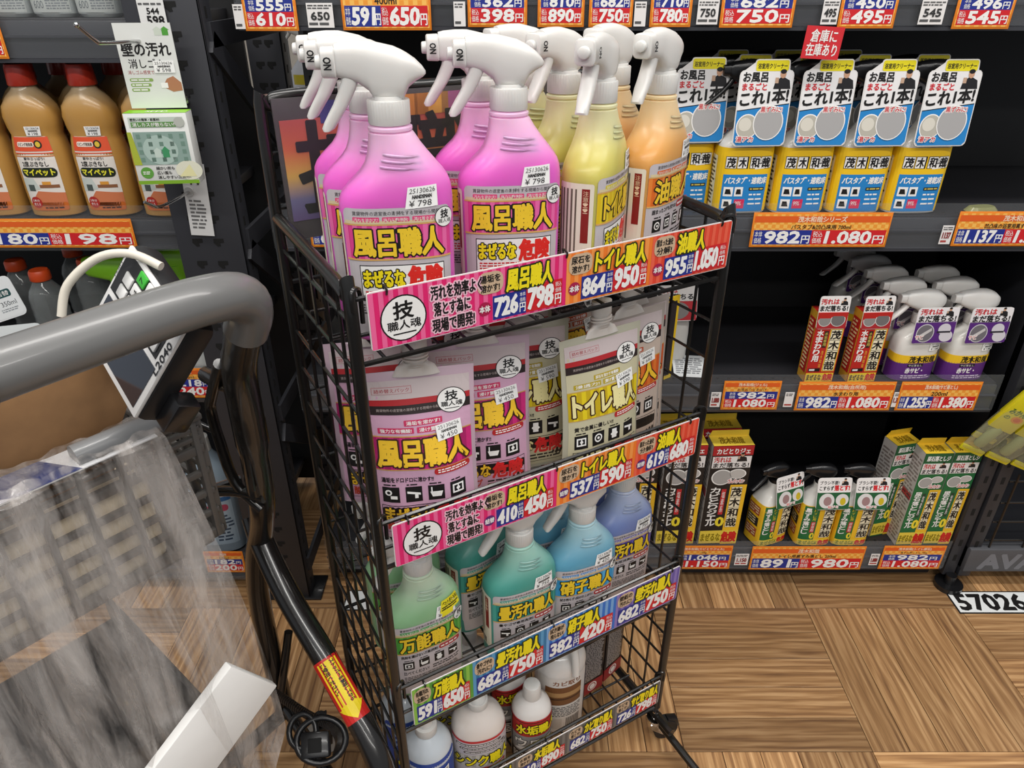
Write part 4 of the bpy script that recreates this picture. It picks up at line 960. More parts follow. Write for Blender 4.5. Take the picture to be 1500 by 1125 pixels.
# bath cleaner bottles
def bath():
    t = thing('bath_cleaner_bottle', 'x', 'spray bottle', group='bath cleaner bottles on the second shelf')
    s = [(0, 0, 0, .048, .030, 4), (.003, 0, 0, .0525, .0335, 4), (.118, 0, 0, .0530, .034, 4), (.130, 0, 0, .0520, .0335, 3.6), (.139, 0, 0, .0470, .031, 3), (.146, 0, 0, .038, .027, 2.6), (.156, 0, 0, .026, .022, 2.2), (.170, 0, 0, .0185, .0185, 2), (.20, 0, 0, .0175, .0175, 2)]
    link('body', bottle_mesh(s, M('white_satin_body', '#dcdad4', .3, sss=.2, coat=.3)), t)
    black_head(t, .225, 1.0)
    fn = wrapper(s, .06); a = Art(); a.rect(-.115, .006, .065, .128, '#f0c41c', 0)
    a.rect(-.044, .006, .042, .078, '#2383c8', 1); a.rect(-.109, .01, -.064, .11, '#e9e2c4', 1); a.lines(-.106, .014, -.068, .105, 12, '#3c3830', 2, 3)
    for k, ch in enumerate('茂木和哉'): a.rect(-.043 + k * .022, .089, -.022 + k * .022, .112, INK, 1); a.rect(-.042 + k * .022, .090, -.023 + k * .022, .111, WHT, 2); a.text(ch, -.040 + k * .022, .0915, -.0245 + k * .022, .1095, INK, 3, bold=.035)
    a.text('バスタブ・速乾床', -.040, .060, .040, .073, WHT, 2, bold=.035, slant=.1)
    for i in range(2):
        for j in range(2):
            if i == 1 and j == 1: a.rect(-.017, .012, .001, .030, '#d8305a', 2); a.text('99%', -.015, .018, -.001, .026, WHT, 3)
            else: a.rect(-.040 + i * .021, .012 + (1 - j) * .024, -.022 + i * .021, .030 + (1 - j) * .024, WHT, 2); a.poly([(-.037 + i * .021, .016 + (1 - j) * .024), (-.025 + i * .021, .016 + (1 - j) * .024), (-.028 + i * .021, .026 + (1 - j) * .024), (-.036 + i * .021, .026 + (1 - j) * .024)], INK, 3)
    a.rect(.008, .047, .038, .053, INK, 2); a.lines(.010, .0475, .036, .0525, 1, '#d8c060', 3, 1)
    for k in range(3): a.lines(.010, .036 - k * .009, .036, .042 - k * .009, 1, WHT, 2, k + 4)
    a.build('label_print', t, lambda u, v, d: fn(u, v, d + .0009), .004)
    st = sticker_art(.032, .020, '', '1080'); st.build('price_sticker', t, lambda u, v, d: fn(u + .030, v + .099 + u * .08, d + .0012), .006)
    w, h = .100, .150; a = Art(); hb = h - w * .18
    a.rect(-w / 2 + .002, .002, w / 2 - .002, hb - .002, '#e9e8e8', 0, r=.008); a.rect(-.030 + .008, hb - .002, .030 + .008, h - .002, '#e6d81c', 1, r=.004); a.text('浴室用クリーナー', -.019, hb + .002, .035, h - .007, INK, 2, bold=.02)
    a.poly([(-w / 2 + .002, .008), (-w / 2 + .008, .002), (w / 2 - .008, .002), (w / 2 - .002, .008), (w / 2 - .002, .074), (-w / 2 + .002, .062)], '#2383c8', 1)
    a.poly([(-w / 2 + .002, .062), (w / 2 - .002, .074), (w / 2 - .002, .0755), (-w / 2 + .002, .0635)], INK, 2)
    a.text('お風呂', -.043, .112, .002, .128, INK, 2, bold=.035); a.text('まるごと', -.043, .098, .002, .110, '#d02430', 2, bold=.035); a.text('これ1本!', -.044, .070, .044, .0945, INK, 2, bold=.04, tilt=.09)
    portrait(a, .014, .100, .032, 2)
    a.ell(-.026, .035, .0205, .0225, WHT, 3); a.ell(-.026, .035, .0185, .0205, '#b8b4a8', 4); a.ell(-.030, .039, .012, .012, '#d8d4c8', 5); a.ell(.013, .042, .0285, .0310, WHT, 6); a.ell(.013, .042, .0265, .029, '#a9a8a8', 7)
    a.text('湯アカ', -.044, .008, -.012, .018, '#d02430', 8, bold=.02, halo=WHT, hw=.1); a.text('黒ずみに!', -.004, .060, .036, .070, '#d02430', 8, bold=.02, halo=WHT, hw=.1)
    tag_shape(t, w, h, .032, .008, -.046, .133, a, tilt=R(-4)); return t
bp = bath()
lab_b = ('first', 'second', 'third', 'last')
for k, x in enumerate((.452, .567, .680, .793)):
    put(bp, (x, 1.452, Z2), R(3), 'yellow and blue bath cleaner bottle, %s in the front row from the rack' % lab_b[k])
put(bp, (.345, 1.485, Z2), R(3), 'yellow and blue bath cleaner bottle half hidden by the rack, outside the front row')
for k, x in enumerate((.448, .563, .676, .789)):
    put(bp, (x, 1.545, Z2), R(3), 'bath cleaner bottle in shadow in the second row, behind the %s front one' % lab_b[k])
for k, x in enumerate((.43, .545, .66)):
    put(bp, (x, 1.64, Z2), R(3), 'bath cleaner bottle in the third row, in line with the %s front one' % lab_b[k])
# olive leftover pack at the guard
t = thing('sachet_pack', 'small olive film pack lying beside the last bath cleaner bottle', 'packet', (.935, 1.428, Z2), R(10))
part('film', (lambda b: (loft(b, [(0, 0, 0, .030, .012, 3), (.006, 0, 0, .034, .016, 3), (.014, 0, 0, .026, .012, 3)], 20), fixn(b))[1])(bmesh.new()), M('olive_film', '#8a8c58', .3, coat=.4), t)

# tall narrow boxes
def mogi_v(a, x0, y0, x1, y1, l, box_=True):
    n = 4; h = (y1 - y0) / n
    for k, ch in enumerate('茂木和哉'):
        if box_: a.rect(x0, y1 - (k + 1) * h, x1, y1 - k * h, INK, l); a.rect(x0 + .0006, y1 - (k + 1) * h + .0006, x1 - .0006, y1 - k * h - .0006, '#efe6c8', l + 1)
        a.text(ch, x0 + .0015, y1 - (k + 1) * h + h * .1, x1 - .0015, y1 - k * h - h * .1, INK, l + 2, bold=.035)
def red_box():
    w, d_, h = .064, .038, .168
    t = thing('carton_box', 'x', 'box', group='red boxes on the third shelf'); part('carton', boxbm(-w / 2, -d_ / 2, 0, w / 2, d_ / 2, h, bev=.0006), C('#b9241f', .35), t)
    a = Art(); a.rect(-w / 2, 0, w / 2, h, '#bb2520', 0); a.rect(-w / 2 + .001, .0, w / 2 - .001, .022, '#e8c93a', 1); a.text('まぜるな', -.028, .004, .004, .018, INK, 2, bold=.02); a.text('危険', .008, .003, .029, .020, '#d02420', 2, bold=.04)
    a.rect(.002, .026, .030, .130, '#f0c83a', 1); mogi_v(a, .004, .028, .028, .128, 2); a.vtext('水まわり用', -.026, .050, -.012, .128, WHT, 2, bold=.04); a.rect(-.010, .085, -.001, .125, '#241a1a', 2); a.vtext('水垢専用', -.009, .088, -.002, .123, '#e8d060', 3)
    a.vtext('茂木和哉', -.008, .035, -.003, .078, '#f0c040', 2); a.rect(-.028, .026, -.002, .034, INK, 2); a.rect(-.026, .028, -.014, .032, WHT, 3)
    a.build('front_print', t, lambda u, v, d: (u, -d_ / 2 - d, v)); b = Art(); b.rect(-d_ / 2, 0, d_ / 2, h, '#d8a030', 0); b.rect(-.015, .02, .015, .15, '#b9241f', 1); b.lines(-.013, .024, .013, .146, 14, '#f0d8a0', 2, 5); b.build('side_print', t, lambda u, v, d: (-w / 2 - d, -u, v))
    a = Art(); W2, H2 = .066, .086; a.rect(-W2 / 2 + .001, .036, W2 / 2 - .001, H2 - .014, '#e9e6e4', 0); a.rect(-W2 / 2 + .001, .001, W2 / 2 - .001, .038, '#a8242a', 1)
    a.text('汚れは', -.030, .056, .008, .068, '#c8242c', 2, bold=.04); a.text('まだ落ちる!', -.030, .041, .029, .053, INK, 2, bold=.04); portrait(a, .012, .054, .016, 2)
    a.ell(-.016, .020, .014, .014, '#d8d4d0', 2); a.ell(-.016, .020, .0125, .0125, '#8a8684', 3); a.ell(.012, .021, .016, .015, '#d8d4d0', 4); a.ell(.012, .021, .0145, .0135, '#6e6a6a', 5)
    tag_shape(t, W2, H2, 0, 0, -d_ / 2 - .0015, .130, a, tilt=R(-5), name='header_card'); return t
rb = red_box()
put(rb, (.685, 1.435, Z3), R(2), 'tall red box with white header card, the one nearer the rack')
put(rb, (.780, 1.435, Z3), R(4), 'tall red box with white header card, touching the purple spray bottles')

def purple():
    t = thing('rust_spray_bottle', 'x', 'spray bottle', group='purple and white spray bottles on the third shelf')
    s = [(0, 0, 0, .044, .028, 3.2), (.003, 0, 0, .0485, .0315, 3.2), (.075, 0, 0, .049, .032, 3.2), (.098, .001, 0, .0475, .031, 3), (.108, .003, 0, .0425, .029, 2.6), (.117, .004, 0, .032, .026, 2.3), (.125, .003, 0, .0225, .022, 2), (.132, 0, 0, .0175, .0175, 2), (.138, 0, 0, .017, .017, 2)]
    link('body', bottle_mesh(s, M('white_satin_body')), t); black_head(t, .154, 1.0, WHITE_PL)
    fn = wrapper(s, .04); a = Art(); a.rect(-.075, .004, .07, .048, '#5a2878', 0); a.rect(-.075, .046, .07, .066, '#ecc026', 0); a.text('茂木和哉', -.022, .0485, .036, .0635, INK, 1, bold=.035); a.rect(-.022, .038, .012, .045, INK, 1); a.text('サビ落とし', -.020, .039, .010, .044, WHT, 2); a.text('赤サビ・', -.024, .022, .014, .035, WHT, 1, bold=.03); a.lines(-.03, .008, .036, .018, 2, '#d8c8e0', 1, 3)
    a.build('label_print', t, lambda u, v, d: fn(u, v, d + .0009), .004); st = sticker_art(.030, .018, '', '1380'); st.build('price_sticker', t, lambda u, v, d: fn(u + .030, v + .086, d + .0012), .006)
    W2, H2 = .092, .098; a = Art(); a.rect(-W2 / 2 + .001, .048, W2 / 2 - .001, H2 - .018, '#e9e6e8', 0, r=.003); a.rect(-W2 / 2 + .001, .001, W2 / 2 - .001, .05, '#542478', 0, r=.003)
    a.text('汚れは', -.040, .066, .008, .079, '#c8242c', 2, bold=.04); a.text('まだ落ちる!', -.041, .050, .041, .064, INK, 2, bold=.04); portrait(a, .016, .063, .018, 2)
    a.ell(-.020, .024, .020, .021, '#c9c6cc', 2); a.ell(-.020, .024, .018, .019, '#6e6a70', 3); a.poly([(-.035, .018), (-.008, .036), (-.006, .030), (-.030, .012)], '#c8c4c4', 4); a.text('サビ', -.040, .010, -.022, .020, '#c8242c', 5, halo=WHT, hw=.1)
    a.ell(.022, .032, .014, .013, '#d0ccd4', 2); a.ell(.028, .016, .015, .013, '#d0ccd4', 3); a.rect(.006, .024, .036, .028, '#2a2430', 4)
    tag_shape(t, W2, H2, 0, .012, -.037, .098, a, tilt=R(-4)); return t
pp = purple()
rows = ('front', 'second', 'third', 'fourth', 'rearmost')
for k in range(5): put(pp, (.895 - k * .006, 1.447 + k * .0735, Z3), R(4), 'purple labelled white spray bottle, %s of the long file beside the red boxes' % rows[k])
for k in range(3): put(pp, (1.010 - k * .004, 1.447 + k * .0735, Z3), R(4), 'purple labelled white spray bottle, %s of the short file at the shelf end' % rows[k])
t = thing('paper_slip', 'white printed paper lying on the empty part of the third shelf', 'paper', (.398, 1.436, Z3 + .001), R(-6))
part('sheet', boxbm(-.03, 0, 0, .045, .085, .0006), C('#dcdfe0'), t, rot=(R(8), 0, 0))
a = Art(); a.lines(-.024, .01, .038, .075, 8, '#8a8c90', 0, 4); a.build('printed_face', t, lambda u, v, d: (u, v * .99, .0008 + v * .141 + d))
t = thing('display_board', 'yellow edged card standing between the rack post and the third shelf', 'sign', (.335, 1.42, Z3), R(35))
part('card', boxbm(-.03, 0, 0, .03, .004, .20), C('#e0bc22'), t); part('card_face', boxbm(-.022, -.001, .01, .022, 0, .19), C('#2a2628'), t)
t = thing('hang_tag_bottle', 'black and white tagged bottle partly hidden behind the rack end wires', 'spray bottle', (.36, 1.53, Z3), R(4))
link('body', bpy.data.meshes[pp.children[0].data.name] if False else [c for c in pp.children if c.name.startswith('body')][0].data, t); black_head(t, .188, 1.12)
a = Art(); a.rect(-.045, .045, .045, .078, '#e6e4e2', 0, r=.003); a.rect(-.045, .002, .045, .046, '#c22a34', 0); a.text('汚れは', -.04, .064, .0, .076, '#c8242c', 1, bold=.03); a.text('まだ落ちる!', -.041, .049, .041, .062, INK, 1, bold=.04); a.ell(.0, .024, .028, .02, '#8a8684', 1)
tag_shape(t, .092, .098, 0, .005, -.048, .118, a, tilt=R(-12))

def tall_box(w, d_, h, main, strip_c, title, tabc, lab, grp, sub='0'):
    t = thing('carton_box', lab, 'box', group=grp); part('carton', boxbm(-w / 2, -d_ / 2, 0, w / 2, d_ / 2, h, bev=.0006), C(main, .35), t)
    a = Art(); a.rect(-w / 2, 0, w / 2, h, main, 0); k = h / .3
    a.rect(w * .08, .0, w / 2, h * .62, '#efbe2a', 1); mogi_v(a, w * .12, .055 * k, w * .12 + w * .28, h * .60, 2)
    a.vtext(title, -w * .40, .06 * k, -w * .16, h * .60, WHT, 2, bold=.04); a.rect(-w * .12, h * .32, w * .0, h * .58, strip_c, 2); a.vtext('塩素系', -w * .10, h * .34, -w * .02, h * .56, WHT, 3)
    a.text(sub, -w * .14, h * .2, w * .06, h * .29, '#f0dc3a', 4, bold=.06)
    a.rect(-w / 2, .004 * k, w / 2, .045 * k, '#e9cf4a', 3); a.text('まぜるな', -w * .46, .012 * k, w * .04, .036 * k, '#8a7a10', 4, bold=.02); a.text('危険', w * .08, .008 * k, w * .46, .040 * k, '#d02a24', 4, bold=.05)
    a.ell(-w * .18, h * .70, w * .26, w * .24, WHT, 4); a.ell(-w * .18, h * .70, w * .23, w * .21, '#a8a6a4', 5); a.ell(w * .2, h * .73, w * .22, w * .15, WHT, 4); a.ell(w * .2, h * .73, w * .19, w * .13, '#c0bdb9', 5); a.text('ゴムパッキン', -w * .02, h * .64, w * .4, h * .68, '#d02a34', 6, bold=.02, halo=WHT, hw=.1)
    a.rect(-w * .48, h * .79, w * .48, h * .90, '#e9e6e4', 3); a.text('汚れは', -w * .44, h * .845, -w * .02, h * .895, '#c8242c', 4, bold=.03); a.text('まだ落ちる!', -w * .44, h * .795, w * .44, h * .84, INK, 4, bold=.03); portrait(a, w * .12, h * .85, w * .26, 4)
    a.rect(-w / 2, h * .91, w / 2, h, tabc[1], 3); a.text(title[:6], -w * .40, h * .925, w * .42, h * .975, WHT, 4, bold=.03)
    a.build('front_print', t, lambda u, v, d: (u, -d_ / 2 - d, v))
    b = Art(); b.rect(-d_ / 2, 0, d_ / 2, h, '#c9c5c0', 0); b.lines(-d_ / 2 + .004, .01, d_ / 2 - .004, h - .02, 26, '#8a7f7a', 1, 8); b.rect(-d_ / 2 + .003, h * .5, d_ / 2 - .003, h * .56, '#b0343a', 1); b.build('side_print', t, lambda u, v, d: (-w / 2 - d, -u, v))
    bm = bmesh.new(); prism(bm, [(-w / 2, 0), (w / 2, 0), (w / 2 - .004, .022), (-w / 2 + .004, .022)], -.0004, .0004); o = part('hang_tab', fixn(bm), C(tabc[0], .35), t, loc=(0, d_ / 2 - .002, h), rot=(R(20), 0, 0))
    b = Art(); b.rect(-w / 2, 0, w / 2, d_, tabc[0], 0); b.text('茂木和哉', -w * .3, .008, w * .3, d_ - .010, '#8a6c10', 1, bold=.02); b.build('top_print', t, lambda u, v, d: (u, -d_ / 2 + v, h + d)); return t
tb1 = tall_box(.098, .045, .305, '#1d1a1a', '#c22a30', 'カビとりジェル', ('#eed04a', '#b02228'), 'x', 'tall black boxes on the bottom shelf')
put(tb1, (.525, 1.440, Z4), R(3), 'tall black and yellow box at the front, in clear view right of the rack post'.replace('right of', 'beside'))
put(tb1, (.415, 1.440, Z4), R(3), 'tall black and yellow box at the front, crossed by the rack post')
put(tb1, (.515, 1.515, Z4), R(3), 'tall black and yellow box standing behind the clear front one')
put(tb1, (.405, 1.515, Z4), R(3), 'tall black and yellow box standing behind the one crossed by the rack post')
put(tb1, (.305, 1.445, Z4), R(3), 'tall black and yellow box seen through the rack end wires')
tb2 = tall_box(.068, .045, .285, '#1d6a3a', '#23402c', '尿石落としジェル', ('#efc93a', '#1d5a34'), 'x', 'tall green boxes on the bottom shelf')
put(tb2, (.958, 1.475, Z4), R(14), 'tall green and yellow box set back beside the last green bottle')
put(tb2, (1.016, 1.436, Z4), R(2), 'tall green and yellow box in the middle of its three')
put(tb2, (1.088, 1.440, Z4), R(2), 'tall green and yellow box at the shelf end panel')

def toilet_bottle():
    t = thing('toilet_cleaner_bottle', 'x', 'spray bottle', group='green and yellow bottles on the bottom shelf')
    s = [(0, 0, 0, .040, .030, 4.5), (.003, 0, 0, .0445, .0345, 4.5), (.120, 0, 0, .0450, .035, 4.5), (.130, 0, 0, .043, .033, 4), (.150, 0, 0, .030, .026, 2.6), (.166, 0, 0, .018, .018, 2), (.18, 0, 0, .017, .017, 2)]
    link('body', bottle_mesh(s, M('white_satin_body')), t); black_head(t, .190, .80); 
    fn = wrapper(s, .06); a = Art(); a.rect(-.103, .004, .1, .130, '#ecbd28', 0); a.rect(-.042, .004, -.002, .128, '#1d6a3a', 1); a.vtext('黒ずみ落とし', -.038, .042, -.024, .124, WHT, 2, bold=.04); a.vtext('トイレ用', -.018, .085, -.010, .122, '#f0dc3a', 2); a.rect(-.019, .048, -.008, .082, '#c22a30', 2); a.vtext('研磨剤', -.017, .050, -.010, .080, WHT, 3)
    a.text('0', -.016, .028, -.004, .046, '#f0dc3a', 3, bold=.05); mogi_v(a, .006, .030, .036, .124, 2); a.rect(-.042, .006, .042, .024, '#e9cf4a', 2); a.text('まぜるな', -.038, .009, .004, .021, '#7a8a20', 3, bold=.02); a.text('危険', .008, .007, .038, .022, '#d02a24', 3, bold=.05)
    for k, c_ in enumerate(('#a84a34', '#2a2624', '#a84a34')): a.rect(-.093, .025 + k * .034, -.055, .052 + k * .034, c_, 1); a.lines(-.090, .028 + k * .034, -.058, .050 + k * .034, 3, '#e0d0a0', 2, k)
    a.build('label_print', t, lambda u, v, d: fn(u, v, d + .0009), .004)
    W2, H2 = .084, .100; a = Art(); a.rect(-W2 / 2 + .001, .046, W2 / 2 - .001, H2 - .016, '#e9e6e4', 1, r=.003); a.rect(-W2 / 2 + .001, .001, W2 / 2 - .001, .05, '#1d5a34', 0, r=.003)
    a.text('ブラシ不要!', -.037, .067, .010, .077, INK, 2, bold=.02); a.text('こすらず', -.037, .052, -.002, .063, INK, 2, bold=.03); a.text('落とす!', .0, .051, .037, .065, '#d0242c', 2, bold=.05); portrait(a, .016, .065, .018, 2)
    a.ell(-.016, .024, .019, .020, '#d8d6d4', 2); a.ell(-.014, .023, .010, .012, '#9a7a7a', 3); a.ell(.022, .026, .016, .016, '#d8d6d4', 2); a.ell(.024, .022, .007, .010, '#c8b020', 3); a.text('輪ジミ', -.012, .004, .014, .012, '#d0242c', 4, halo=WHT, hw=.1)
    tag_shape(t, W2, H2, 0, .018, -.046, .128, a, tilt=R(-14)); return t
tbn = toilet_bottle()
put(tbn, (.655, 1.447, Z4), R(22), 'green and yellow cleaner bottle turned askew next to the tall black boxes')
put(tbn, (.768, 1.443, Z4), R(2), 'green and yellow cleaner bottle in the middle of its three')
put(tbn, (.862, 1.443, Z4), R(2), 'green and yellow cleaner bottle next to the tall green boxes')
# low unseen-side goods behind the rack
for k, x in enumerate((-.30, -.20)):
    put(tb1, (x, 1.445, Z4), R(3), 'tall black box glimpsed through the rack side wires, %s' % ('near the slotted upright' if k == 0 else 'second from the slotted upright'))

# yellow packets hung on the next bay
def packet():
    t = thing('spray_packet', 'x', 'packet', group='yellow packets hanging in the next bay'); bm = bmesh.new()
    loft(bm, [(-.17, 0, 0, .026, .002, 3), (-.165, 0, 0, .027, .006, 3), (-.12, 0, 0, .027, .014, 3), (-.05, 0, 0, .027, .012, 3), (-.01, 0, 0, .027, .004, 3), (.0, 0, 0, .027, .0012, 3)], 24); part('clear_film', fixn(bm), clear_plastic('packet_film', '#dcdcb8', .15, edge=.3) if 'packet_film' not in MATS else MATS['packet_film'], t)
    part('header_card', boxbm(-.027, -.006, -.085, .027, .006, .022, bev=.001), C('#d9cf1e', .35), t); part('foot_card', boxbm(-.027, -.003, -.175, .027, .003, -.160, bev=.001), C('#d9cf1e', .35), t)
    bm = bmesh.new(); loft(bm, [(-.150, 0, 0, .010, .006, 2), (-.145, 0, 0, .013, .008, 2), (-.09, 0, 0, .013, .008, 2), (-.08, 0, 0, .007, .006, 2)], 18); part('inner_bottle', fixn(bm), M('pale_green_body', '#9aa574', .4), t)
    a = Art(); a.text('みかん', -.020, -.02, .016, -.004, '#3a6a1e', 0, bold=.03); a.ell(.008, -.030, .012, .010, '#e08a1a', 0); a.ell(.008, -.030, .007, .006, '#d04a1a', 1); a.text('の', -.020, -.036, -.008, -.026, '#3a6a1e', 0, bold=.03); a.build('printed_face', t, lambda u, v, d: (u, -.0061 - d, v - .015)); return t
pk = packet()
pos = [(1.105, 1.325, .60), (1.168, 1.32, .58), (1.231, 1.315, .56), (1.150, 1.36, .61), (1.213, 1.355, .60), (1.276, 1.35, .60)]
wn = ('nearest the shelf end', 'second from the shelf end', 'third from the shelf end, cut by the frame edge', 'behind the first one', 'behind the second one', 'behind, partly outside the view')
for k, (x, y, z) in enumerate(pos): put(pk, (x, y, z), R(-12), 'yellow topped clear packet ' + wn[k], ry=R(20), rx=R(14))
t = thing('hanging_hook_bar', 'black hook bar carrying the yellow packets', 'hook', (0, 0, 0)); bm = bmesh.new(); tube(bm, [(1.19, 1.42, .66), (1.19, 1.33, .66)], .003, 8); tube(bm, [(1.10, 1.35, .655), (1.26, 1.35, .655)], .003, 8); part('bar', bm, BLACK_METAL, t)

# ------------------------------------------------------------------ goods in the slotted-angle bay
AM = liquid('amber_liquid', '#b68a48', '#b3a184', .19, .245, rough=.2, sss=.3)
def amber():
    t = thing('floor_cleaner_bottle', 'x', 'bottle', group='amber floor cleaner bottles')
    s = [(0, 0, 0, .042, .030, 2.6), (.004, 0, 0, .0485, .035, 2.6), (.05, 0, 0, .050, .036, 2.6), (.12, 0, 0, .0495, .036, 2.6), (.145, 0, 0, .0455, .034, 2.5), (.153, 0, 0, .0440, .033, 2.4), (.165, 0, 0, .0475, .034, 2.4), (.185, 0, 0, .0505, .035, 2.3), (.203, 0, 0, .0475, .034, 2.2), (.219, 0, 0, .036, .029, 2.1), (.230, 0, 0, .0235, .0225, 2), (.236, 0, 0, .0195, .0195, 2), (.25, 0, 0, .019, .019, 2)]
    link('body', bottle_mesh(s, AM), t)
    o = part('screw_cap', (lambda b: (loft(b, [(.238, 0, 0, .0235, .0235, 2), (.24, 0, 0, .0245, .0245, 2), (.268, 0, 0, .0225, .0225, 2), (.274, 0, 0, .021, .021, 2), (.2755, 0, 0, .017, .017, 2)], 32), fixn(b))[1])(bmesh.new()), M('red_cap', '#b0301f', .35, coat=.2), t)
    fn = wrapper(s, .06); a = Art(); w = .036
    a.rect(-w, .014, w, .152, '#e3ddd5', 0, r=.005); a.rect(-w, .126, w, .1515, '#d8512c', 1); a.rect(-w, .1215, w, .1235, '#d8512c', 1); a.rect(-w, .116, w, .118, '#c8762c', 1)
    a.rect(-.027, .134, .006, .143, '#f0e0d4', 2, r=.003); a.text('リビング用洗剤', -.025, .1355, .004, .1415, INK, 3, bold=.02); a.ell(.014, .1385, .0075, .0075, '#26221c', 2); a.ell(.014, .1385, .0045, .005, '#d8b83a', 3)
    a.text('家中さっぱり!', -.020, .110, .018, .1155, INK, 2, bold=.02); a.text('2度ぶきなし', -.026, .098, .022, .108, INK, 2, bold=.02)
    a.rect(-.033, .078, .033, .096, '#1c2418', 2, r=.0085); a.text('マイペット', -.029, .0815, .029, .0930, '#e8e23a', 3, bold=.045)
    a.rect(-w, .014, w, .030, '#c96a2a', 1, r=.005); a.poly([(-w, .024), (w, .020), (w, .048), (-.012, .052)], '#cf7a52', 1); a.poly([(-w, .050), (-.006, .056), (-.014, .076), (-w, .076)], '#c4ccc6', 1); a.rect(-.006, .058, .030, .064, '#8a5a3a', 2); a.rect(.0, .064, .016, .070, '#d8963a', 2); a.rect(-.028, .052, -.016, .064, '#4a5450', 2)
    a.ell(-.022, .030, .011, .011, '#b02a22', 3); a.text('2本分', -.029, .031, -.015, .036, WHT, 4); a.text('使える', -.029, .024, -.015, .029, WHT, 4); a.lines(-.008, .017, .032, .022, 1, '#3a1c10', 3, 3)
    a.build('label_print', t, fn, .004)
    st = sticker_art(.028, .017, '', '198'); st.build('price_sticker', t, lambda u, v, d: fn(u + .012, v + .162, d + .0012), .006); return t
ab = amber(); AMG = 'amber floor cleaner bottles'
for k, (x, y) in enumerate(((-.678, 1.430), (-.790, 1.432), (-.900, 1.430), (-1.012, 1.432))):
    put(ab, (x, y, .985), R(2), 'red capped amber bottle, front row, %s' % ('behind the green eraser box', 'one away from the eraser box', 'two away from the eraser box', 'cut by the frame edge')[k])
for k, (x, y) in enumerate(((-.725, 1.512), (-.84, 1.515), (-.95, 1.515), (-1.06, 1.515))):
    put(ab, (x, y, .985), R(2), 'red capped amber bottle in the shadowed second row, %s' % ('by the slotted upright', 'between the two whole front bottles', 'behind the third front gap', 'near the frame edge')[k])
for k, (x, y) in enumerate(((-.70, 1.60), (-.81, 1.60), (-.92, 1.60))):
    put(ab, (x, y, .985), R(2), 'red capped amber bottle in the dark third row, %s' % ('by the slotted upright', 'mid row', 'farthest from the upright')[k])
def softpack():
    t = thing('refill_carton', 'x', 'bottle', group='green labelled refill bottles on the upper shelf')
    s = [(0, 0, 0, .030, .022, 3), (.006, 0, 0, .036, .027, 3), (.05, 0, 0, .038, .029, 3), (.13, 0, 0, .037, .028, 3), (.16, 0, 0, .02, .02, 2), (.18, 0, 0, .015, .015, 2)]
    link('body', bottle_mesh(s, M('misty_plastic', '#a9afae', .2, sss=.2, coat=.5)), t); fn = wrapper(s, .05); a = Art()
    a.rect(-.036, .008, .036, .125, '#b4b9b6', 0); a.rect(-.036, .030, .036, .125, '#5e9a62', 1); a.poly([(-.036, .030), (.0, .030), (-.036, .056)], '#b4b9b6', 2); a.poly([(.0, .075), (.004, .05), (.010, .052), (.008, .078)], '#4a3420', 2)
    a.rect(.004, .031, .036, .039, '#2c7a34', 2); a.text('抗菌の香り', .006, .032, .034, .038, WHT, 3, bold=.02); a.rect(-.026, .036, -.006, .043, '#d8dcd8', 3, r=.003); a.lines(-.024, .037, -.008, .042, 1, '#4a4e50', 4)
    a.text('600', -.026, .014, -.008, .026, '#6a7074', 1); a.lines(-.004, .012, .034, .028, 4, '#7a8084', 1, 4); a.build('label_print', t, fn, .005); return t
sp_ = softpack()
for k, x in enumerate((-.718, -.795, -.872, -.95)):
    put(sp_, (x, 1.425, 1.335), R(2), 'green labelled refill bottle on the upper shelf, %s' % ('next to the slotted upright', 'second from the slotted upright', 'third from the slotted upright', 'behind the corner price card')[k])
PET = clear_plastic('pet_clear', '#9aa0a0', .22, .06, edge=.4)
def petb():
    t = thing('pet_bottle', 'x', 'bottle', group='clear bottles with orange caps'); s = []
    z = 0; s = [(0, 0, 0, .030, .030, 2), (.005, 0, 0, .035, .035, 2)]
    for k in range(9): zz = .02 + k * .016; s += [(zz, 0, 0, .0355, .0355, 2), (zz + .007, 0, 0, .0335, .0335, 2)]
    s += [(.165, 0, 0, .0345, .0345, 2), (.182, 0, 0, .029, .029, 2), (.195, 0, 0, .020, .020, 2), (.203, 0, 0, .0155, .0155, 2)]
    link('body', bottle_mesh(s, PET), t); bm = bmesh.new(); loft(bm, [(.203, 0, 0, .0195, .0195, 2), (.2045, 0, 0, .0205, .0205, 2), (.220, 0, 0, .020, .020, 2), (.2245, 0, 0, .0175, .0175, 2)], 28); part('screw_cap', fixn(bm), M('orange_cap', '#cf4a1c', .4), t)
    fn = wrapper(s, .05); a = Art(); a.rect(-.025, .03, .025, .075, '#b9a5ac', 0); a.text('P', -.01, .036, .008, .056, '#2a2a3a', 1, bold=.03); a.lines(-.02, .060, .02, .070, 2, '#a03a5a', 1, 2); a.build('label_print', t, fn, .006); return t
pb = petb()
for k, (x, y) in enumerate(((-.988, 1.43), (-.925, 1.50), (-1.075, 1.49), (-.885, 1.575), (-1.00, 1.58))):
    put(pb, (x, y, .64), 0, 'orange capped ribbed clear bottle, %s' % ('foremost one', 'behind and beside the foremost one', 'at the frame edge', 'far back near the lime green handles', 'far back, deep in the shelf')[k])
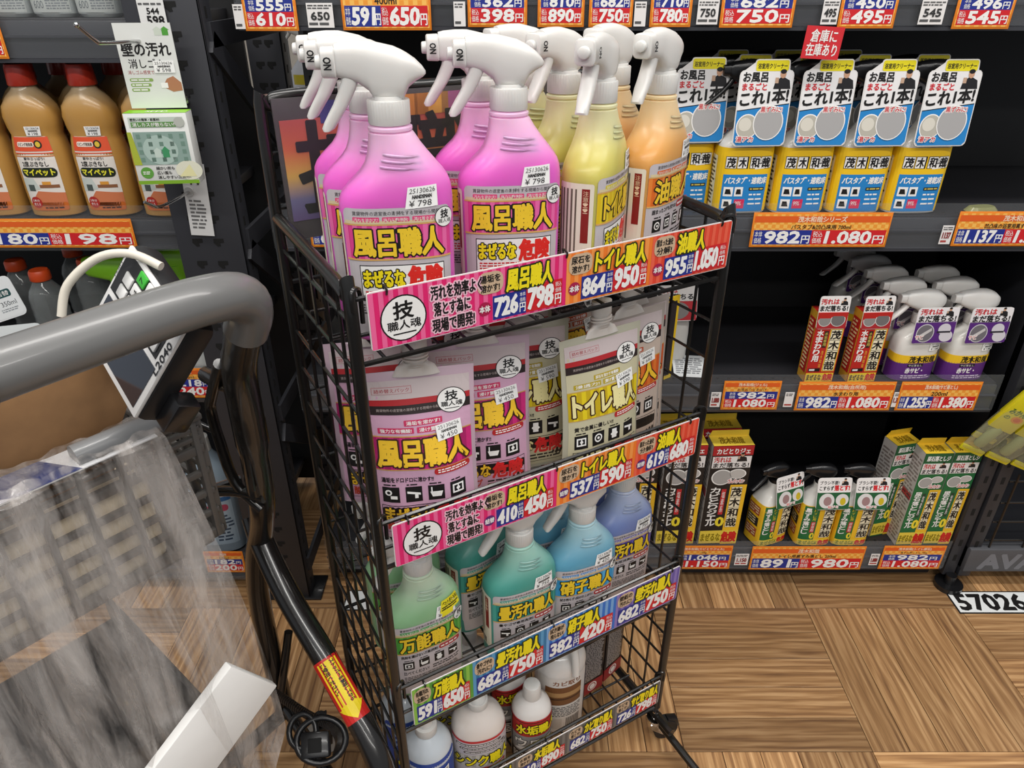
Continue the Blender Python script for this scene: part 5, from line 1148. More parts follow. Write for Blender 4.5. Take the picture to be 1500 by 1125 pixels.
def lime():
    t = thing('lime_spray_bottle', 'x', 'spray bottle', group='lime green spray bottles'); s = [(0, 0, 0, .040, .028, 3), (.01, 0, 0, .044, .031, 3), (.12, 0, 0, .043, .030, 2.6), (.15, 0, 0, .026, .022, 2), (.18, 0, 0, .017, .017, 2)]
    link('body', bottle_mesh(s, PET), t); bm = bmesh.new()
    loft(bm, [(-.062, 0, .226, .010, .016, 3), (-.055, 0, .224, .014, .021, 3), (-.02, 0, .220, .017, .026, 3), (.015, 0, .216, .018, .030, 3), (.045, 0, .222, .017, .022, 3), (.060, 0, .226, .012, .014, 3)], 24, axis='x'); tube(bm, [(.005, 0, .178), (.005, 0, .21)], .021, 20); part('sprayer_head', fixn(bm), M('lime_plastic', '#74b020', .35, coat=.3), t); return t
lb = lime()
for k, (x, y) in enumerate(((-.840, 1.455), (-.735, 1.505), (-.80, 1.66), (-.68, 1.64))):
    put(lb, (x, y, .64), R(4), 'lime green sprayer head bottle, %s' % ('left of the terminal'.replace('left of', 'beside'), 'just under the amber bottle shelf by the upright', 'second row, behind the terminal', 'second row, by the upright')[k])
# tags poking up at the frame edge
for (x, y, z, w, h, c1, c2, lab, ry) in ((-1.045, 1.382, .775, .085, .085, '#dfe3e4', '#1f4a4a', 'white rounded tag printed 350ml at the frame edge', -18), (-1.035, 1.372, .700, .11, .062, '#d9dfe0', '#3aa79a', 'white and teal tag at the frame edge above the cart handle', -6)):
    t = thing('hang_tag', lab, 'tag', (x, y, z)); a = Art(); a.rect(-w / 2 + .003, .003, w / 2 - .003, h - .003, c1, 0, r=.012)
    if h > .07: a.rect(-.01, .044, .03, .060, c2, 1, r=.005); a.text('詰替', -.006, .047, .026, .057, WHT, 2); a.text('350ml', -.004, .026, .032, .036, '#44494c', 1); a.lines(-.01, .014, .03, .022, 2, '#8a9094', 1, 3)
    else: a.poly([(-w / 2 + .004, .03), (.0, .046), (w / 2 - .010, .038), (w / 2 - .004, .026), (-.01, .036)], c2, 1); a.poly([(-.04, .008), (-.012, .006), (-.02, .018), (-.024, .013)], INK, 1); a.lines(-.006, .008, .045, .014, 1, INK, 1, 4)
    bm = bmesh.new(); pts = []; r = .012
    for cx, cy, a0 in ((w / 2 - r, h - r, 0), (-w / 2 + r, h - r, 90), (-w / 2 + r, r, 180), (w / 2 - r, r, 270)):
        for k in range(4): pts.append((cx + r * math.cos(R(a0 + 30 * k)), cy + r * math.sin(R(a0 + 30 * k))))
    prism(bm, pts, 0, .001); part('card', fixn(bm), C(c1, .3), t); a.build('printed_face', t); t.rotation_euler = (R(-8), R(ry), 0)
# detergent bottle low on the bottom shelf
t = thing('detergent_bottle', 'grey blue detergent bottle with white cap low behind the cart arm', 'bottle', (-.752, 1.45, .10), R(8))
s = [(0, 0, 0, .050, .036, 2.8), (.006, 0, 0, .056, .041, 2.8), (.18, 0, 0, .056, .041, 2.8), (.225, 0, 0, .054, .040, 2.4), (.262, 0, 0, .044, .036, 2.1), (.285, 0, 0, .026, .025, 2), (.30, 0, 0, .019, .019, 2)]
link('body', bottle_mesh(s, M('misty_blue_plastic', '#8b9aa6', .25, sss=.3, coat=.4)), t); bm = bmesh.new(); loft(bm, [(.298, 0, 0, .021, .021, 2), (.335, 0, 0, .019, .019, 2), (.338, 0, 0, .015, .015, 2)], 26); part('screw_cap', fixn(bm), WHITE_PL, t)
fn = wrapper(s, .1); a = Art(); a.rect(-.05, .03, .05, .20, '#9fb0bd', 0); a.rect(-.05, .165, .05, .178, '#2c5a8a', 1); a.rect(-.03, .135, .04, .155, '#a8405a', 1, r=.008); a.lines(-.026, .140, .034, .150, 1, WHT, 2); a.vtext('つめかえ用', -.030, .045, -.012, .125, '#26365a', 1, bold=.03); a.lines(.0, .04, .045, .125, 8, '#3a4a5e', 1, 3); a.build('label_print', t, fn, .006)
t = thing('detergent_pouch', 'lime green topped refill pouch behind the terminal by the upright', 'bottle', (-.695, 1.43, .64), 0)
s = [(0, 0, 0, .034, .022, 3), (.1, 0, 0, .036, .024, 3), (.14, 0, 0, .034, .018, 3), (.165, 0, 0, .030, .004, 3)]
link('body', bottle_mesh(s, M('misty_plastic')), t); fn = wrapper(s, .08); a = Art(); a.rect(-.03, .085, .03, .15, '#7ab82a', 0, r=.004); a.text('レモン', -.02, .10, .02, .12, INK, 1, bold=.03); a.rect(-.03, .01, .03, .084, '#c9cdca', 0); a.build('label_print', t, fn, .006)

# ------------------------------------------------------------------ eraser pack on its hook
t = thing('peg_hook', 'chrome hook on the slotted upright holding the wall eraser pack', 'hook', (0, 0, 0))
bm = bmesh.new(); tube(bm, smooth_path([(-.600, 1.352, 1.305), (-.606, 1.30, 1.306), (-.632, 1.235, 1.3075), (-.637, 1.222, 1.312), (-.648, 1.200, 1.335)], 4), .0028, 10); part('hook_wire', bm, CHROME, t); bm = bmesh.new(); bmesh.ops.create_uvsphere(bm, u_segments=12, v_segments=8, radius=.0042); part('hook_tip', bm, CHROME, t, loc=(-.648, 1.200, 1.335))
t = thing('peg_hook', 'small empty chrome hook on the slotted upright below the eraser pack', 'hook', (0, 0, 0))
bm = bmesh.new(); tube(bm, smooth_path([(-.600, 1.352, 1.049), (-.604, 1.31, 1.048), (-.617, 1.256, 1.046), (-.627, 1.243, 1.054), (-.632, 1.236, 1.060)], 4), .0028, 10); part('hook_wire', bm, CHROME, t)
bm = bmesh.new(); tube(bm, [(-.600, 1.351, 1.049), (-.600, 1.344, 1.049)], .009, 14); part('hook_clip', bm, M('clear_grey_clip', '#b8b8b6', .3), t)
t = thing('price_tag', 'white tag printed W below the eraser pack', 'tag', (-.592, 1.3465, .965)); part('card', boxbm(-.022, 0, 0, .022, .001, .135), C('#d9d9d8'), t)
a = Art(); a.text('W', -.014, .098, .014, .124, INK, 0, bold=.05); a.lines(-.016, .012, .016, .070, 8, '#6a6a6a', 0, 3); a.build('printed_face', t); t.rotation_euler = (0, R(3), 0)
t = thing('price_tag', 'white tag printed 544 and 598 above the eraser pack', 'tag', (-.597, 1.347, 1.305)); part('card', boxbm(-.022, 0, 0, .022, .001, .060), C('#e2e2e0'), t)
a = Art(); a.text('544', -.008, .038, .012, .047, INK, 0, bold=.04); a.text('598', -.010, .022, .018, .035, INK, 0, bold=.05); a.lines(-.02, .05, .018, .056, 1, '#5a5a5a', 0, 3); a.build('printed_face', t)
t = thing('wall_eraser_pack', 'white and lime green wall eraser pack with header card hanging on the hook', 'packet', (-.598, 1.300, 1.31), R(6)); pk_ = t; pk_.scale = (1.1, 1, 1.02)
part('header_card', boxbm(-.041, 0, -.105, .041, .001, .022), C('#dcdeda'), t)
a = Art(); a.rect(-.041, -.105, .041, .022, '#dcdeda', 0); a.text('壁の汚れ', -.036, -.026, .034, -.006, INK, 1, bold=.025); a.text('消しゴム', -.030, -.044, .022, -.030, INK, 1, bold=.01); a.text('消しゴム感覚で', -.034, -.053, .004, -.047, '#a83a3a', 1)
for k in range(3): a.rect(-.034, -.064 - k * .0075, .0 - k * .004, -.059 - k * .0075, '#8aa85a', 1, r=.002); a.lines(-.032, -.0635 - k * .0075, -.003 - k * .004, -.0595 - k * .0075, 1, WHT, 2, k)
a.poly([(.012, -.072), (.020, -.060), (.030, -.056), (.040, -.066), (.040, -.078), (.026, -.080)], '#b07a58', 1); a.rect(.010, -.074, .020, -.066, WHT, 2)
a.rect(.016, .004, .026, .012, '#c9d2c4', 1); a.poly([(.014, .012), (.021, .017), (.028, .012)], '#c9d2c4', 1); a.rect(.027, .004, .036, .012, '#4f9a3a', 1); a.poly([(.025, .012), (.0315, .017), (.038, .012)], '#4f9a3a', 1)
st = sticker_art(.030, .018, '', '598'); a.build('header_print', t, lambda u, v, d: (u, -d, v)); st.build('price_sticker', t, lambda u, v, d: (u + .020, -d - .0012, v - .042))
bx_ = part('carton', boxbm(-.046, -.034, -.222, .046, .0, -.108, bev=.0008), C('#e4e6e2', .35), t)
a = Art(); F0 = -.034; a.rect(-.046, -.222, .046, -.216, '#7aa82a', 0); a.rect(-.040, -.130, .040, -.114, '#c4cfc4', 0); a.text('壁洗いの簡単・新素材!', -.037, -.120, .006, -.1155, INK, 1, bold=.02); a.rect(-.037, -.1295, .028, -.1215, '#5d8f4a', 1); a.text('消しカスが散らない!', -.035, -.1285, .026, -.1225, WHT, 2, bold=.02); a.ell(.034, -.122, .008, .008, '#b5b9b0', 3)
a.rect(-.038, -.190, .040, -.137, '#8aa39a', 0); a.ell(-.002, -.166, .026, .024, '#a9bfb6', 1, n=24); 
for i in range(5):
    for j in range(4): a.rect(-.034 + i * .016, -.185 + j * .0125, -.028 + i * .016, -.178 + j * .0125, '#6f8d80', 1)
a.rect(-.012, -.178, -.002, -.168, '#c2d2c8', 2); a.poly([(-.014, -.168), (-.007, -.162), (.0, -.168)], '#c2d2c8', 2); a.rect(.0, -.178, .010, -.168, '#3f9060', 2); a.poly([(-.002, -.168), (.005, -.160), (.012, -.168)], '#3f9060', 2)
a.poly([(-.046, -.137), (-.040, -.137), (-.034, -.190), (-.046, -.190)], '#a8b43a', 2); a.ell(-.030, -.203, .0095, .0095, '#5d9a3f', 1); a.lines(-.036, -.206, -.024, -.200, 2, WHT, 2, 3)
for k, tx in enumerate(('細かい所も', '広い面も', '消しやすい三角形!')): a.text(tx, -.015, -.1985 - k * .0075, -.015 + .0055 * len(tx), -.193 - k * .0075, INK, 1, bold=.02)
a.ell(.034, -.200, .020, .016, '#dcdcc8', 1); a.poly([(.018, -.210), (.048 - .004, -.210), (.036, -.190)], '#e0dca8', 2)
a.build('front_print', bx_, lambda u, v, d: (u, F0 - d, v)); a = Art(); a.rect(-.046, -.034, .046, 0, '#86c22a', 0); a.text('SEED', -.016, -.024, .016, -.012, WHT, 1, bold=.02); a.build('lid_print', bx_, lambda u, v, d: (u, v, -.108 + d))

# ------------------------------------------------------------------ clutter seen through the gap between the bays
t = thing('far_column', 'grey column seen through the gap beyond the poster', 'column', (-.70, 2.62, 0)); part('shaft', boxbm(-.10, -.02, 0, -.045, .04, 1.9, bev=.004), M('far_grey_post', '#8c8a84', .6), t)
t = thing('far_spray_bottle', 'white and blue bottle seen far off through the gap', 'bottle', (-.665, 2.55, 1.0), 0); s = [(0, 0, 0, .05, .04, 3), (.13, 0, 0, .05, .04, 3), (.17, 0, 0, .02, .02, 2), (.2, 0, 0, .016, .016, 2)]
link('body', bottle_mesh(s, M('far_bottle', '#c9cbd0', .4)), t); black_head(t, .22, 1.0, WHITE_PL); fn = wrapper(s, .06); a = Art(); a.rect(-.05, .02, .05, .07, '#2c3a5e', 0); a.rect(-.04, .09, .04, .12, '#c9b83a', 0); a.build('label_print', t, fn, .01)
t = thing('far_shelf', 'dark far shelf seen through the gap', 'shelving', (-.7, 2.6, 0)); part('shelf_board', boxbm(-.04, -.1, .97, .35, .25, 1.0), DARK_STEEL, t); part('back_panel', boxbm(-.04, .24, 0, .35, .26, 1.9), M('far_panel', '#77757a', .7), t); part('side_panel', boxbm(-.045, -.1, 0, -.035, .25, .97), DARK_STEEL, t)

# ------------------------------------------------------------------ shopping cart
GREY_T = M('grey_handle_plastic', '#6c6c6b', .32, coat=.25); CB = M('cart_black_paint', '#191716', .25, coat=.5)
cart = thing('shopping_cart', 'black shopping cart with thick grey plastic handle, parked beside the wire rack', 'cart', (-.34, .75, 0))
ORG_ = Vector((-.34, .75, 0))
def ct(name, pts, r, n=12, mat=CB, par=None, k=5, sm=True, label=None):
    bm = bmesh.new(); P = [Vector(p) - ORG_ for p in pts]; P = smooth_path(P, k) if sm else P; tube(bm, P, r, n); return part(name, bm, mat, par or cart, label=label)
ct('handle', [(-.520, .350, 1.130), (-.419, .477, 1.130), (-.362, .548, 1.131), (-.312, .611, 1.132), (-.289, .641, 1.130), (-.275, .667, 1.123), (-.271, .686, 1.108), (-.276, .698, 1.088), (-.287, .708, 1.066)], .0238, 20, GREY_T, label='thick grey plastic handle')
ct('handle_sleeve', [(-.56, .30, 1.130), (-.409, .4895, 1.130)], .0262, 20, M('dark_grey_sleeve', '#4a4a4c', .35, coat=.3), sm=False)
bm = bmesh.new(); P = smooth_path([Vector(p) - ORG_ for p in [(-.288, .711, 1.070), (-.306, .735, 1.035), (-.326, .762, .99), (-.337, .783, .93), (-.346, .80, .84), (-.358, .82, .75), (-.385, .86, .66), (-.42, .895, .56), (-.45, .93, .40), (-.46, .95, .10)]], 5)
tube(bm, P, [.021] * 8 + [.0215] * 12 + [.019] * (len(P) - 20), 14); part('side_arm', bm, CB, cart)
ct('arm_loop', [(-.345, .755, 1.0), (-.385, .80, .93), (-.398, .815, .90), (-.396, .815, .85), (-.388, .815, .78), (-.352, .80, .745)], .0075, 10)
ct('arm_rib', [(-.343, .772, .93), (-.352, .785, .79)], .004, 8, sm=False)
ct('basket_bracket', [(-.338, .775, .955), (-.372, .80, .952), (-.40, .83, .945)], .011, 12)
ct('basket_bracket', [(-.345, .80, .765), (-.39, .815, .765), (-.44, .83, .752)], .008, 12)
ct('basket_bracket', [(-.396, .815, .865), (-.43, .83, .872), (-.48, .86, .885)], .0045, 10)
ct('front_leg', [(-.408, .893, .655), (-.392, .868, .62), (-.351, .820, .562), (-.292, .760, .503), (-.258, .724, .463), (-.223, .688, .428), (-.196, .655, .385), (-.186, .635, .32), (-.185, .62, .2), (-.186, .61, .10)], .0195, 14)
ct('base_rail', [(-.46, .95, .10), (-.60, .75, .10), (-.74, .55, .10)], .014, 10); ct('base_rail', [(-.186, .61, .10), (-.40, .45, .10), (-.60, .30, .10)], .014, 10)
ct('base_rail', [(-.46, .95, .13), (-.32, .78, .13), (-.186, .61, .13)], .012, 10, sm=False)
for k in range(4): ct('base_bar', [(-.53 - k * .06, .85 - k * .085, .115), (-.27 - k * .09, .55 - k * .07, .115)], .006, 8, sm=False)
ct('stay_rod', [(-.418, .95, .33), (-.45, .90, .16)], .008, 10, sm=False)
ct('cradle_rail', [(-.398, .735, .752), (-.55, .555, .752), (-.70, .375, .752)], .007, 8, sm=False); ct('cradle_rail', [(-.40, .86, .752), (-.60, .72, .752), (-.90, .56, .752)], .007, 8, sm=False)
for k in range(5): ct('cradle_bar', [(-.42 - k * .068, .72 - k * .080, .757), (-.66 - k * .068, .92 - k * .080, .757)], .0045, 6, sm=False)
Mt = Matrix.Translation(Vector((-.50, .72, .36)) - ORG_) @ Matrix.Rotation(R(50), 4, 'Z')
part('lower_tray', boxbm(-.36, .0, -.01, .03, .34, .0, bev=.004, mtx=Mt), M('tray_dark_plastic', '#2b2a2a', .45), cart); part('tray_lip', boxbm(-.36, -.006, -.01, .03, .004, .055, bev=.003, mtx=Mt), M('tray_dark_plastic'), cart); part('tray_lip', boxbm(.022, .0, -.01, .032, .34, .055, bev=.003, mtx=Mt), M('tray_dark_plastic'), cart)
# warning decal wrapped on the front leg
p0 = Vector((-.285, .752, .494)); p1 = Vector((-.228, .693, .434)); ax = (p1 - p0); Ld = ax.length; ax.normalize()
tocam = (Vector((0, 0, 1.4)) - (p0 + p1) / 2).normalized(); nn = (tocam - ax * tocam.dot(ax)).normalized(); bb = nn.cross(ax)
a = Art(); a.rect(0, -.024, Ld, .024, '#c4201c', 0); a.poly([(.004, -.016), (Ld - .024, -.016), (Ld - .024, -.022), (Ld - .003, 0), (Ld - .024, .022), (Ld - .024, .016), (.004, .016)], '#ecd21a', 1)
a.text('ストッパーを解除してから', .006, .003, Ld - .028, .011, INK, 2, bold=.03); a.text('ご使用ください。', .006, -.011, Ld - .045, -.003, INK, 2, bold=.03)
a.build('warning_decal', cart, lambda u, v, d: tuple(p0 - ORG_ + ax * u + (nn * math.cos(v / .0198) + bb * math.sin(v / .0198)) * (.0198 + d)), .02, label='yellow arrow warning decal edged in red', maxv=.006)
def caster_wheel(x, y):
    w = bpy.data.objects.new('caster', None); COL.objects.link(w); w.parent = cart; w.location = (x - ORG_.x, y - ORG_.y, 0)
    bm = bmesh.new(); tube(bm, [(0, -.013, .04), (0, .013, .04)], .040, 28); part('wheel', bm, M('cart_wheel_pale', '#b9b4ac', .5), w)
    bm = bmesh.new(); tube(bm, [(0, 0, .085), (0, 0, .105)], .014, 12); 
    for s in (-1, 1): prism(bm, [(-.018, .09), (.018, .09), (.012, .034), (-.012, .034)], s * .018 - .0015, s * .018 + .0015)
    part('fork', fixn(bm), CB, w); return w
caster_wheel(-.386, .935).rotation_euler = (0, 0, R(30))
for x, y in ((-.74, .55), (-.60, .30)): caster_wheel(x, y)
# coin lock with its coiled cord, hanging at the leg
lk = bpy.data.objects.new('coin_lock', None); COL.objects.link(lk); lk.parent = cart
def lp(p): return tuple(Vector(p) - ORG_)
cz = Vector((-.327, .749, .30)) - ORG_
bm = bmesh.new()
vx = Vector((1, .1, 0)).normalized(); vy = Vector((-.12, .80, .58)).normalized()
def ringp(cx, cy, rx, ry, n=20, a0=0, a1=360): return [cz + vx * (cx + rx * math.cos(R(a0 + (a1 - a0) * k / n))) + vy * (cy + ry * math.sin(R(a0 + (a1 - a0) * k / n))) for k in range(n + (a1 - a0 != 360))]
tube(bm, ringp(.012, .0, .040, .034, 24), .0055, 10, closed=True); part('lock_ring', bm, BLACK_PL, lk)
bm = bmesh.new(); tube(bm, ringp(-.018, .016, .022, .026, 20), .005, 10, closed=True); part('lock_ring', bm, BLACK_PL, lk)
Mx = Matrix((vx, vy, vx.cross(vy))).transposed().to_4x4(); Mx.translation = cz
part('lock_body', boxbm(-.020, -.026, -.016, .026, .014, .008, bev=.004, mtx=Mx), BLACK_PL, lk); part('lock_slot', boxbm(-.008, -.018, .006, .014, .004, .0095, bev=.001, mtx=Mx), M('slot_dark'), lk)
cps = smooth_path([lp((-.470, .905, .24)), lp((-.42, .862, .262)), lp((-.36, .82, .27)), lp((-.315, .80, .265)), lp((-.297, .785, .25)), lp((-.300, .765, .235))], 14); hel = []
for i in range(len(cps) - 1):
    d_ = (cps[i + 1] - cps[i]).normalized(); u_ = d_.cross(Vector((0, 0, 1))).normalized(); w_ = d_.cross(u_)
    for j in range(6):
        an = 2 * math.pi * j / 6; hel.append(cps[i].lerp(cps[i + 1], j / 6) + (u_ * math.cos(an) + w_ * math.sin(an)) * .0072)
bm = bmesh.new(); tube(bm, hel, .0019, 5); part('coiled_cord', bm, M('brown_black_cord', '#2a221c', .4, coat=.3), lk)

# ------------------------------------------------------------------ shopping basket riding on the cart
BC = Vector((-.376, .729, 0)); BA = R(50)
def bw(x, y, z): return (BC.x + x * math.cos(BA) - y * math.sin(BA), BC.y + x * math.sin(BA) + y * math.cos(BA), z)
GB = M('basket_grey_plastic', '#55524f', .42, coat=.2)
bk = thing('shopping_basket', 'grey lattice shopping basket carried on the cart', 'basket', bw(0, 0, .768), BA)
BL, BD, BH = .46, .30, .182
part('rim', (lambda b: (box(b, -BL, -.010, BH - .008, .004, .006, BH, bev=.002), box(b, -BL, BD - .006, BH - .008, .004, BD + .010, BH, bev=.002), box(b, -.008, 0, BH - .008, .006, BD, BH, bev=.002), box(b, -BL, 0, BH - .008, -BL + .012, BD, BH, bev=.002), b)[4])(bmesh.new()), GB, bk)
part('bottom_panel', boxbm(-BL, 0, -.004, 0, BD, 0), GB, bk)
for y in (0, BD):
    for k, (z, hh) in enumerate(((.0, .012), (.034, .008), (.064, .008), (.095, .008), (.126, .012), (.146, .006), (.158, .006))): part('wall_rail', boxbm(-BL, y - .0035, z, 0, y + .0035, z + hh, bev=.0008), GB, bk)
    for k in range(12): part('wall_rib', boxbm(-.004 - k * .0435 - .007, y - .005, 0, -.004 - k * .0435, y + .005, BH - .006, bev=.0008), GB, bk) if .004 + k * .0435 < BL else None
for x in (0, -BL):
    for z, hh in ((.0, .012), (.034, .008), (.064, .008), (.095, .008), (.126, .012), (.158, .006)): part('wall_rail', boxbm(x - .0035, 0, z, x + .0035, BD, z + hh, bev=.0008), GB, bk)
    for k in range(7): part('wall_rib', boxbm(x - .005, k * .047, 0, x + .005, k * .047 + .006, BH - .006, bev=.0008), GB, bk)
bm = bmesh.new(); tube(bm, [(-.135, -.002, BH + .008), (-.001, -.002, BH + .008)], .0135, 14); part('carry_handle', bm, M('basket_handle_grey', '#7b7c7d', .35, coat=.3), bk)
cb = thing('parcel', 'pale beige parcel filling the grey basket', 'parcel', bw(0, 0, .769), BA); part('wrapping', boxbm(-.44, .008, 0, -.066, .27, .122, bev=.012), M('beige_paper', '#efdcbc', .8, noise=.1, scale=12), cb)
t = thing('cardboard_sheet', 'brown corrugated board leaning up behind the basket rim', 'cardboard', bw(0, 0, .895), BA); bm = bmesh.new(); prism(bm, [(-.09, 0), (-.43, 0), (-.43, .175), (-.012, .137), (-.065, .060)], .040, .046, bev=.0006); part('board', fixn(bm), M('kraft_cardboard', '#8f6a45', .85, noise=.14, scale=60, bump=.1), t)
t = thing('printed_bag_flap', 'navy and white printed paper strip under the clear bag on the rim', 'paper', bw(0, -.004, .952), BA)
part('sheet', boxbm(-.44, -.018, .0, -.055, .030, .0012), C('#d5d6d8'), t); a = Art(); a.rect(-.44, -.018, -.155, .030, '#b8b6bc', 0); a.poly([(-.16, .030), (-.135, -.018), (-.20, -.018), (-.26, .030)], '#1f2f66', 1); a.rect(-.40, -.010, -.28, .014, '#c08a92', 1); a.text('5', -.118, -.012, -.102, .012, INK, 1, bold=.04); a.text('L', -.094, -.008, -.083, .016, INK, 1, bold=.04); a.lines(-.13, .016, -.07, .026, 2, '#3a3f4a', 1, 3); a.build('printed_face', t, lambda u, v, d: (u, v, .0012 + d))

# clear bag draped over the rim and hanging down the near side
BAGM = clear_plastic('thin_clear_bag', '#ddd6d0', .04, .10, edge=.40, glossy=.9)
nt = BAGM.node_tree; tc = nt.nodes.new('ShaderNodeTexCoord'); ns = nt.nodes.new('ShaderNodeTexNoise'); ns.inputs['Scale'].default_value = 34; ns.inputs['Detail'].default_value = 5; ns.inputs['Distortion'].default_value = 1.4
bp = nt.nodes.new('ShaderNodeBump'); bp.inputs['Strength'].default_value = .55; bp.inputs['Distance'].default_value = .006
mp = nt.nodes.new('ShaderNodeMapping'); mp.inputs['Scale'].default_value = (1, 1, .35); nt.links.new(tc.outputs['Object'], mp.inputs[0]); nt.links.new(mp.outputs[0], ns.inputs['Vector']); nt.links.new(ns.outputs['Fac'], bp.inputs['Height']); nt.links.new(bp.outputs[0], nt.nodes['Principled BSDF'].inputs['Normal'])
# white streaks along the hang: doubled film, plus fold highlights painted into the mix
ns2 = nt.nodes.new('ShaderNodeTexNoise'); ns2.inputs['Scale'].default_value = 16; ns2.inputs['Detail'].default_value = 6; ns2.inputs['Roughness'].default_value = .62; ns2.inputs['Distortion'].default_value = .5
mp2 = nt.nodes.new('ShaderNodeMapping'); mp2.inputs['Scale'].default_value = (2.2, 1, .28); mp2.inputs['Rotation'].default_value = (0, R(12), 0); nt.links.new(tc.outputs['Object'], mp2.inputs[0]); nt.links.new(mp2.outputs[0], ns2.inputs['Vector'])
mr2 = nt.nodes.new('ShaderNodeMapRange'); mr2.inputs[1].default_value = .50; mr2.inputs[2].default_value = .72; mr2.inputs[3].default_value = 0; mr2.inputs[4].default_value = .30; nt.links.new(ns2.outputs['Fac'], mr2.inputs[0])
for n_ in nt.nodes:
    if n_.bl_idname == 'ShaderNodeMapRange' and n_ is not mr2: mr1 = n_
    if n_.bl_idname == 'ShaderNodeMixShader': mxs = n_
mr1.inputs[1].default_value = .35
ad = nt.nodes.new('ShaderNodeMath'); ad.operation = 'ADD'; ad.use_clamp = True; nt.links.new(mr1.outputs[0], ad.inputs[0]); nt.links.new(mr2.outputs[0], ad.inputs[1]); nt.links.new(ad.outputs[0], mxs.inputs[0])
bp.inputs['Strength'].default_value = .9
bag = thing('plastic_bag', 'crumpled clear plastic bag draped over the basket and hanging down', 'bag', bw(0, 0, 0), BA)
def bag_pt(u, v, layer):
    """u along the rim 0..1 (0 = basket corner end), v: 0 inside the rim, .12 rim edge, 1 hem"""
    rg = math.sin
    if v < .12:
        q = v / .12; x = -.052 - u * .40; y = .034 - q * .050; z = .961 + .002 * rg(u * 40) + .0015 * rg(u * 91 + q * 3) - .006 * (1 - q)
        return (x, y, z)
    q = (v - .12) / .88
    sp = -.052 - u * .40 + q ** .8 * .050 * (1 - u) - max(0, q - .8) * .25 * (1 - u)
    tri = lambda t: abs((t / math.pi) % 2 - 1) * 2 - 1
    fold = tri(u * 34 + layer * 2 + q * 1.4) * .6 + tri(u * 67 + q * 3.0 + layer) * .35 + rg(u * 17 + q * 3) * .4
    y = -.018 - .012 * q - layer * (.012 + .03 * rg(math.pi * min(1, q * 1.1))) + fold * (.003 + .026 * q) * (1 - .5 * (q > .97))
    z = .962 - q * .66 + .002 * rg(u * 45 + layer) * (1 - q) + .012 * rg(u * 23) * q
    return (sp + .006 * rg(u * 90 + q * 4) * q, y, z)
for layer, nm in ((0, 'inner_wall'), (1, 'outer_wall')):
    bm = bmesh.new(); nu, nv = 110, 60; G = [[bm.verts.new(bag_pt(i / nu, j / nv, layer)) for j in range(nv + 1)] for i in range(nu + 1)]
    for i in range(nu):
        for j in range(nv): bm.faces.new((G[i][j], G[i + 1][j], G[i + 1][j + 1], G[i][j + 1]))
    part(nm, bm, BAGM, bag)
# white foam tray slab inside the bag
tl = Vector((-.388, .669, .600)); e1 = Vector((.033, .040, -.088)); e2 = Vector((-.085, -.102, -.096)); e1.normalize(); e2 = (e2 - e1 * e2.dot(e1)).normalized(); e3 = e1.cross(e2); e3 = e3 if e3.dot(Vector((0, 0, 1.4)) - tl) < 0 else -e3
tr = thing('foam_slab', 'flat white foam slab inside the clear bag', 'foam', tuple(tl)); Mx = Matrix((e1, e2, e1.cross(e2))).transposed().to_4x4()
part('slab', boxbm(0, 0, -.007, .104, .30, .007, bev=.002, mtx=Mx), M('white_foam', '#f4f3f0', .6, noise=.04), tr); tr.location = tuple(tl + Vector((.022, -.034, .026)))

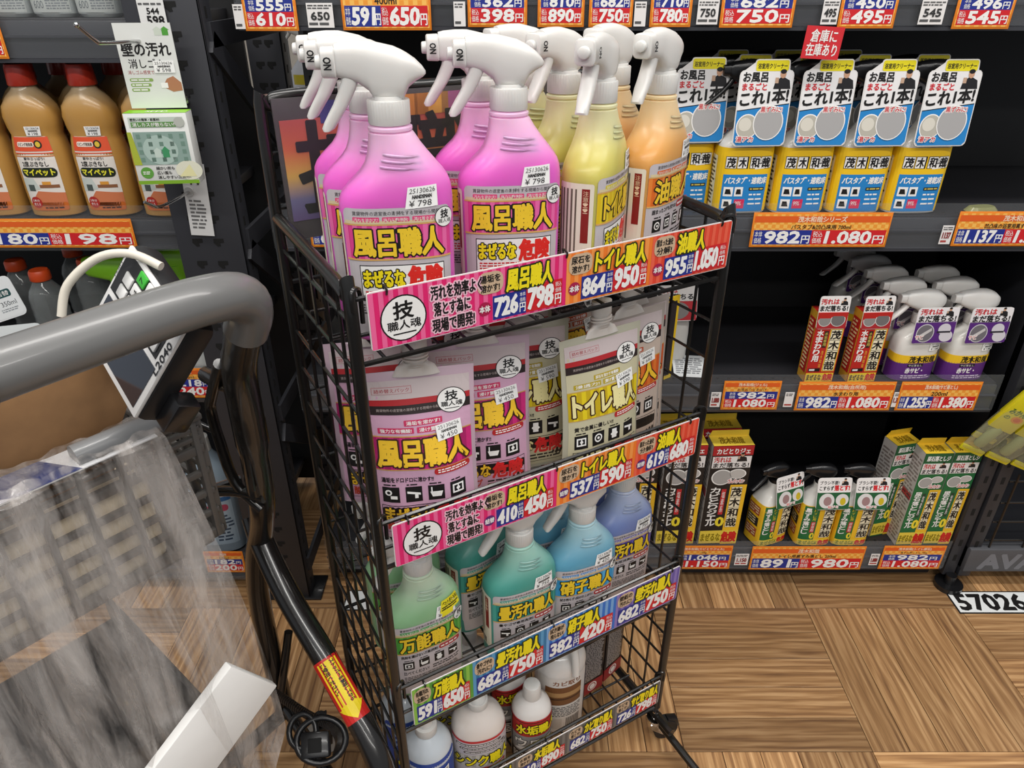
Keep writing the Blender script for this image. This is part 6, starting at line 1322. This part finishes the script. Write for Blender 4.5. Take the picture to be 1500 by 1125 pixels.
# handheld ordering terminal held at the handle
xa = Vector((.069, .011, .095)); ya = Vector((-.086, .095, .047)); xa.normalize(); ya = (ya - xa * ya.dot(xa)).normalized(); za = xa.cross(ya)
TM = Matrix((xa, ya, za)).transposed().to_4x4(); TM.translation = Vector((-.387, .668, 1.085)) + za * -.016; TM = TM @ Matrix.Scale(1.12, 4)
td = thing('handheld_terminal', 'white and black keypad terminal leaning behind the cart handle', 'terminal', (0, 0, 0)); td.matrix_world = TM
hx, hy = .056, .064
part('rubber_case', boxbm(-hx, -hy, -.016, hx, hy, .012, bev=.008), M('terminal_black_rubber', '#1a1a1c', .45), td)
part('white_face', boxbm(-hx + .003, -hy + .003, .010, hx - .003, hy - .003, .0145, bev=.002), M('terminal_white', '#e4e3e1', .35), td)
part('screen', boxbm(-hx + .010, -hy + .010, .0140, .000, hy - .010, .0152), M('dark_screen', '#18202e', .08, coat=1), td)
part('keypad_panel', boxbm(.006, -hy + .016, .0140, hx - .007, hy - .008, .0152), C('#232325'), td)
for i in range(3):
    for j in range(5):
        x = .010 + i * .0140; y = -hy + .020 + j * .0180; green = (i == 2 and j == 3)
        if i == 2 and j in (4,): continue
        kx = 1
        part('key', boxbm(x, y, .0150, x + .0115, y + .0145, .0175, bev=.001), C('#3fae3a' if green else ('#3a9ad0' if (j == 0 and i == 1) else '#dcdcda')), td)
a = Art(); a.text('FUJITSU', .018, hy - .0072, .046, hy - .0040, '#3a3a3c', 0); a.build('lettering', td, lambda u, v, d: (u, v, .0146 + d))
a = Art(); a.text('L2040', -.004, -hy + .0045, .030, -hy + .0125, '#26282c', 0, bold=.03); a.build('lettering', td, lambda u, v, d: (u, v, .0146 + d)); a = Art()
for i, r_ in enumerate(('147', '258', '369')):
    for j, ch in enumerate(r_): a.text(ch, .013 + j * .014, -hy + .041 + (2 - i) * .018, .018 + j * .014, -hy + .0475 + (2 - i) * .018, INK, 12)
a.build('lettering', td, lambda u, v, d: (u, v, .0146 + d))
cbl = Vector((0, 0, 0)); bm = bmesh.new(); inv = TM.inverted()
tube(bm, smooth_path([inv @ Vector(p) for p in [(-.352, .69, 1.145), (-.385, .70, 1.155), (-.420, .70, 1.150), (-.452, .69, 1.125), (-.462, .68, 1.095)]], 6), .0040, 10); part('strap_loop', bm, M('ivory_cord', '#d6d0c2', .5), td)
part('wall_clip', boxbm(-.052, -hy - .018, -.028, -.018, -hy + .004, -.004, bev=.003), BLACK_PL, td)
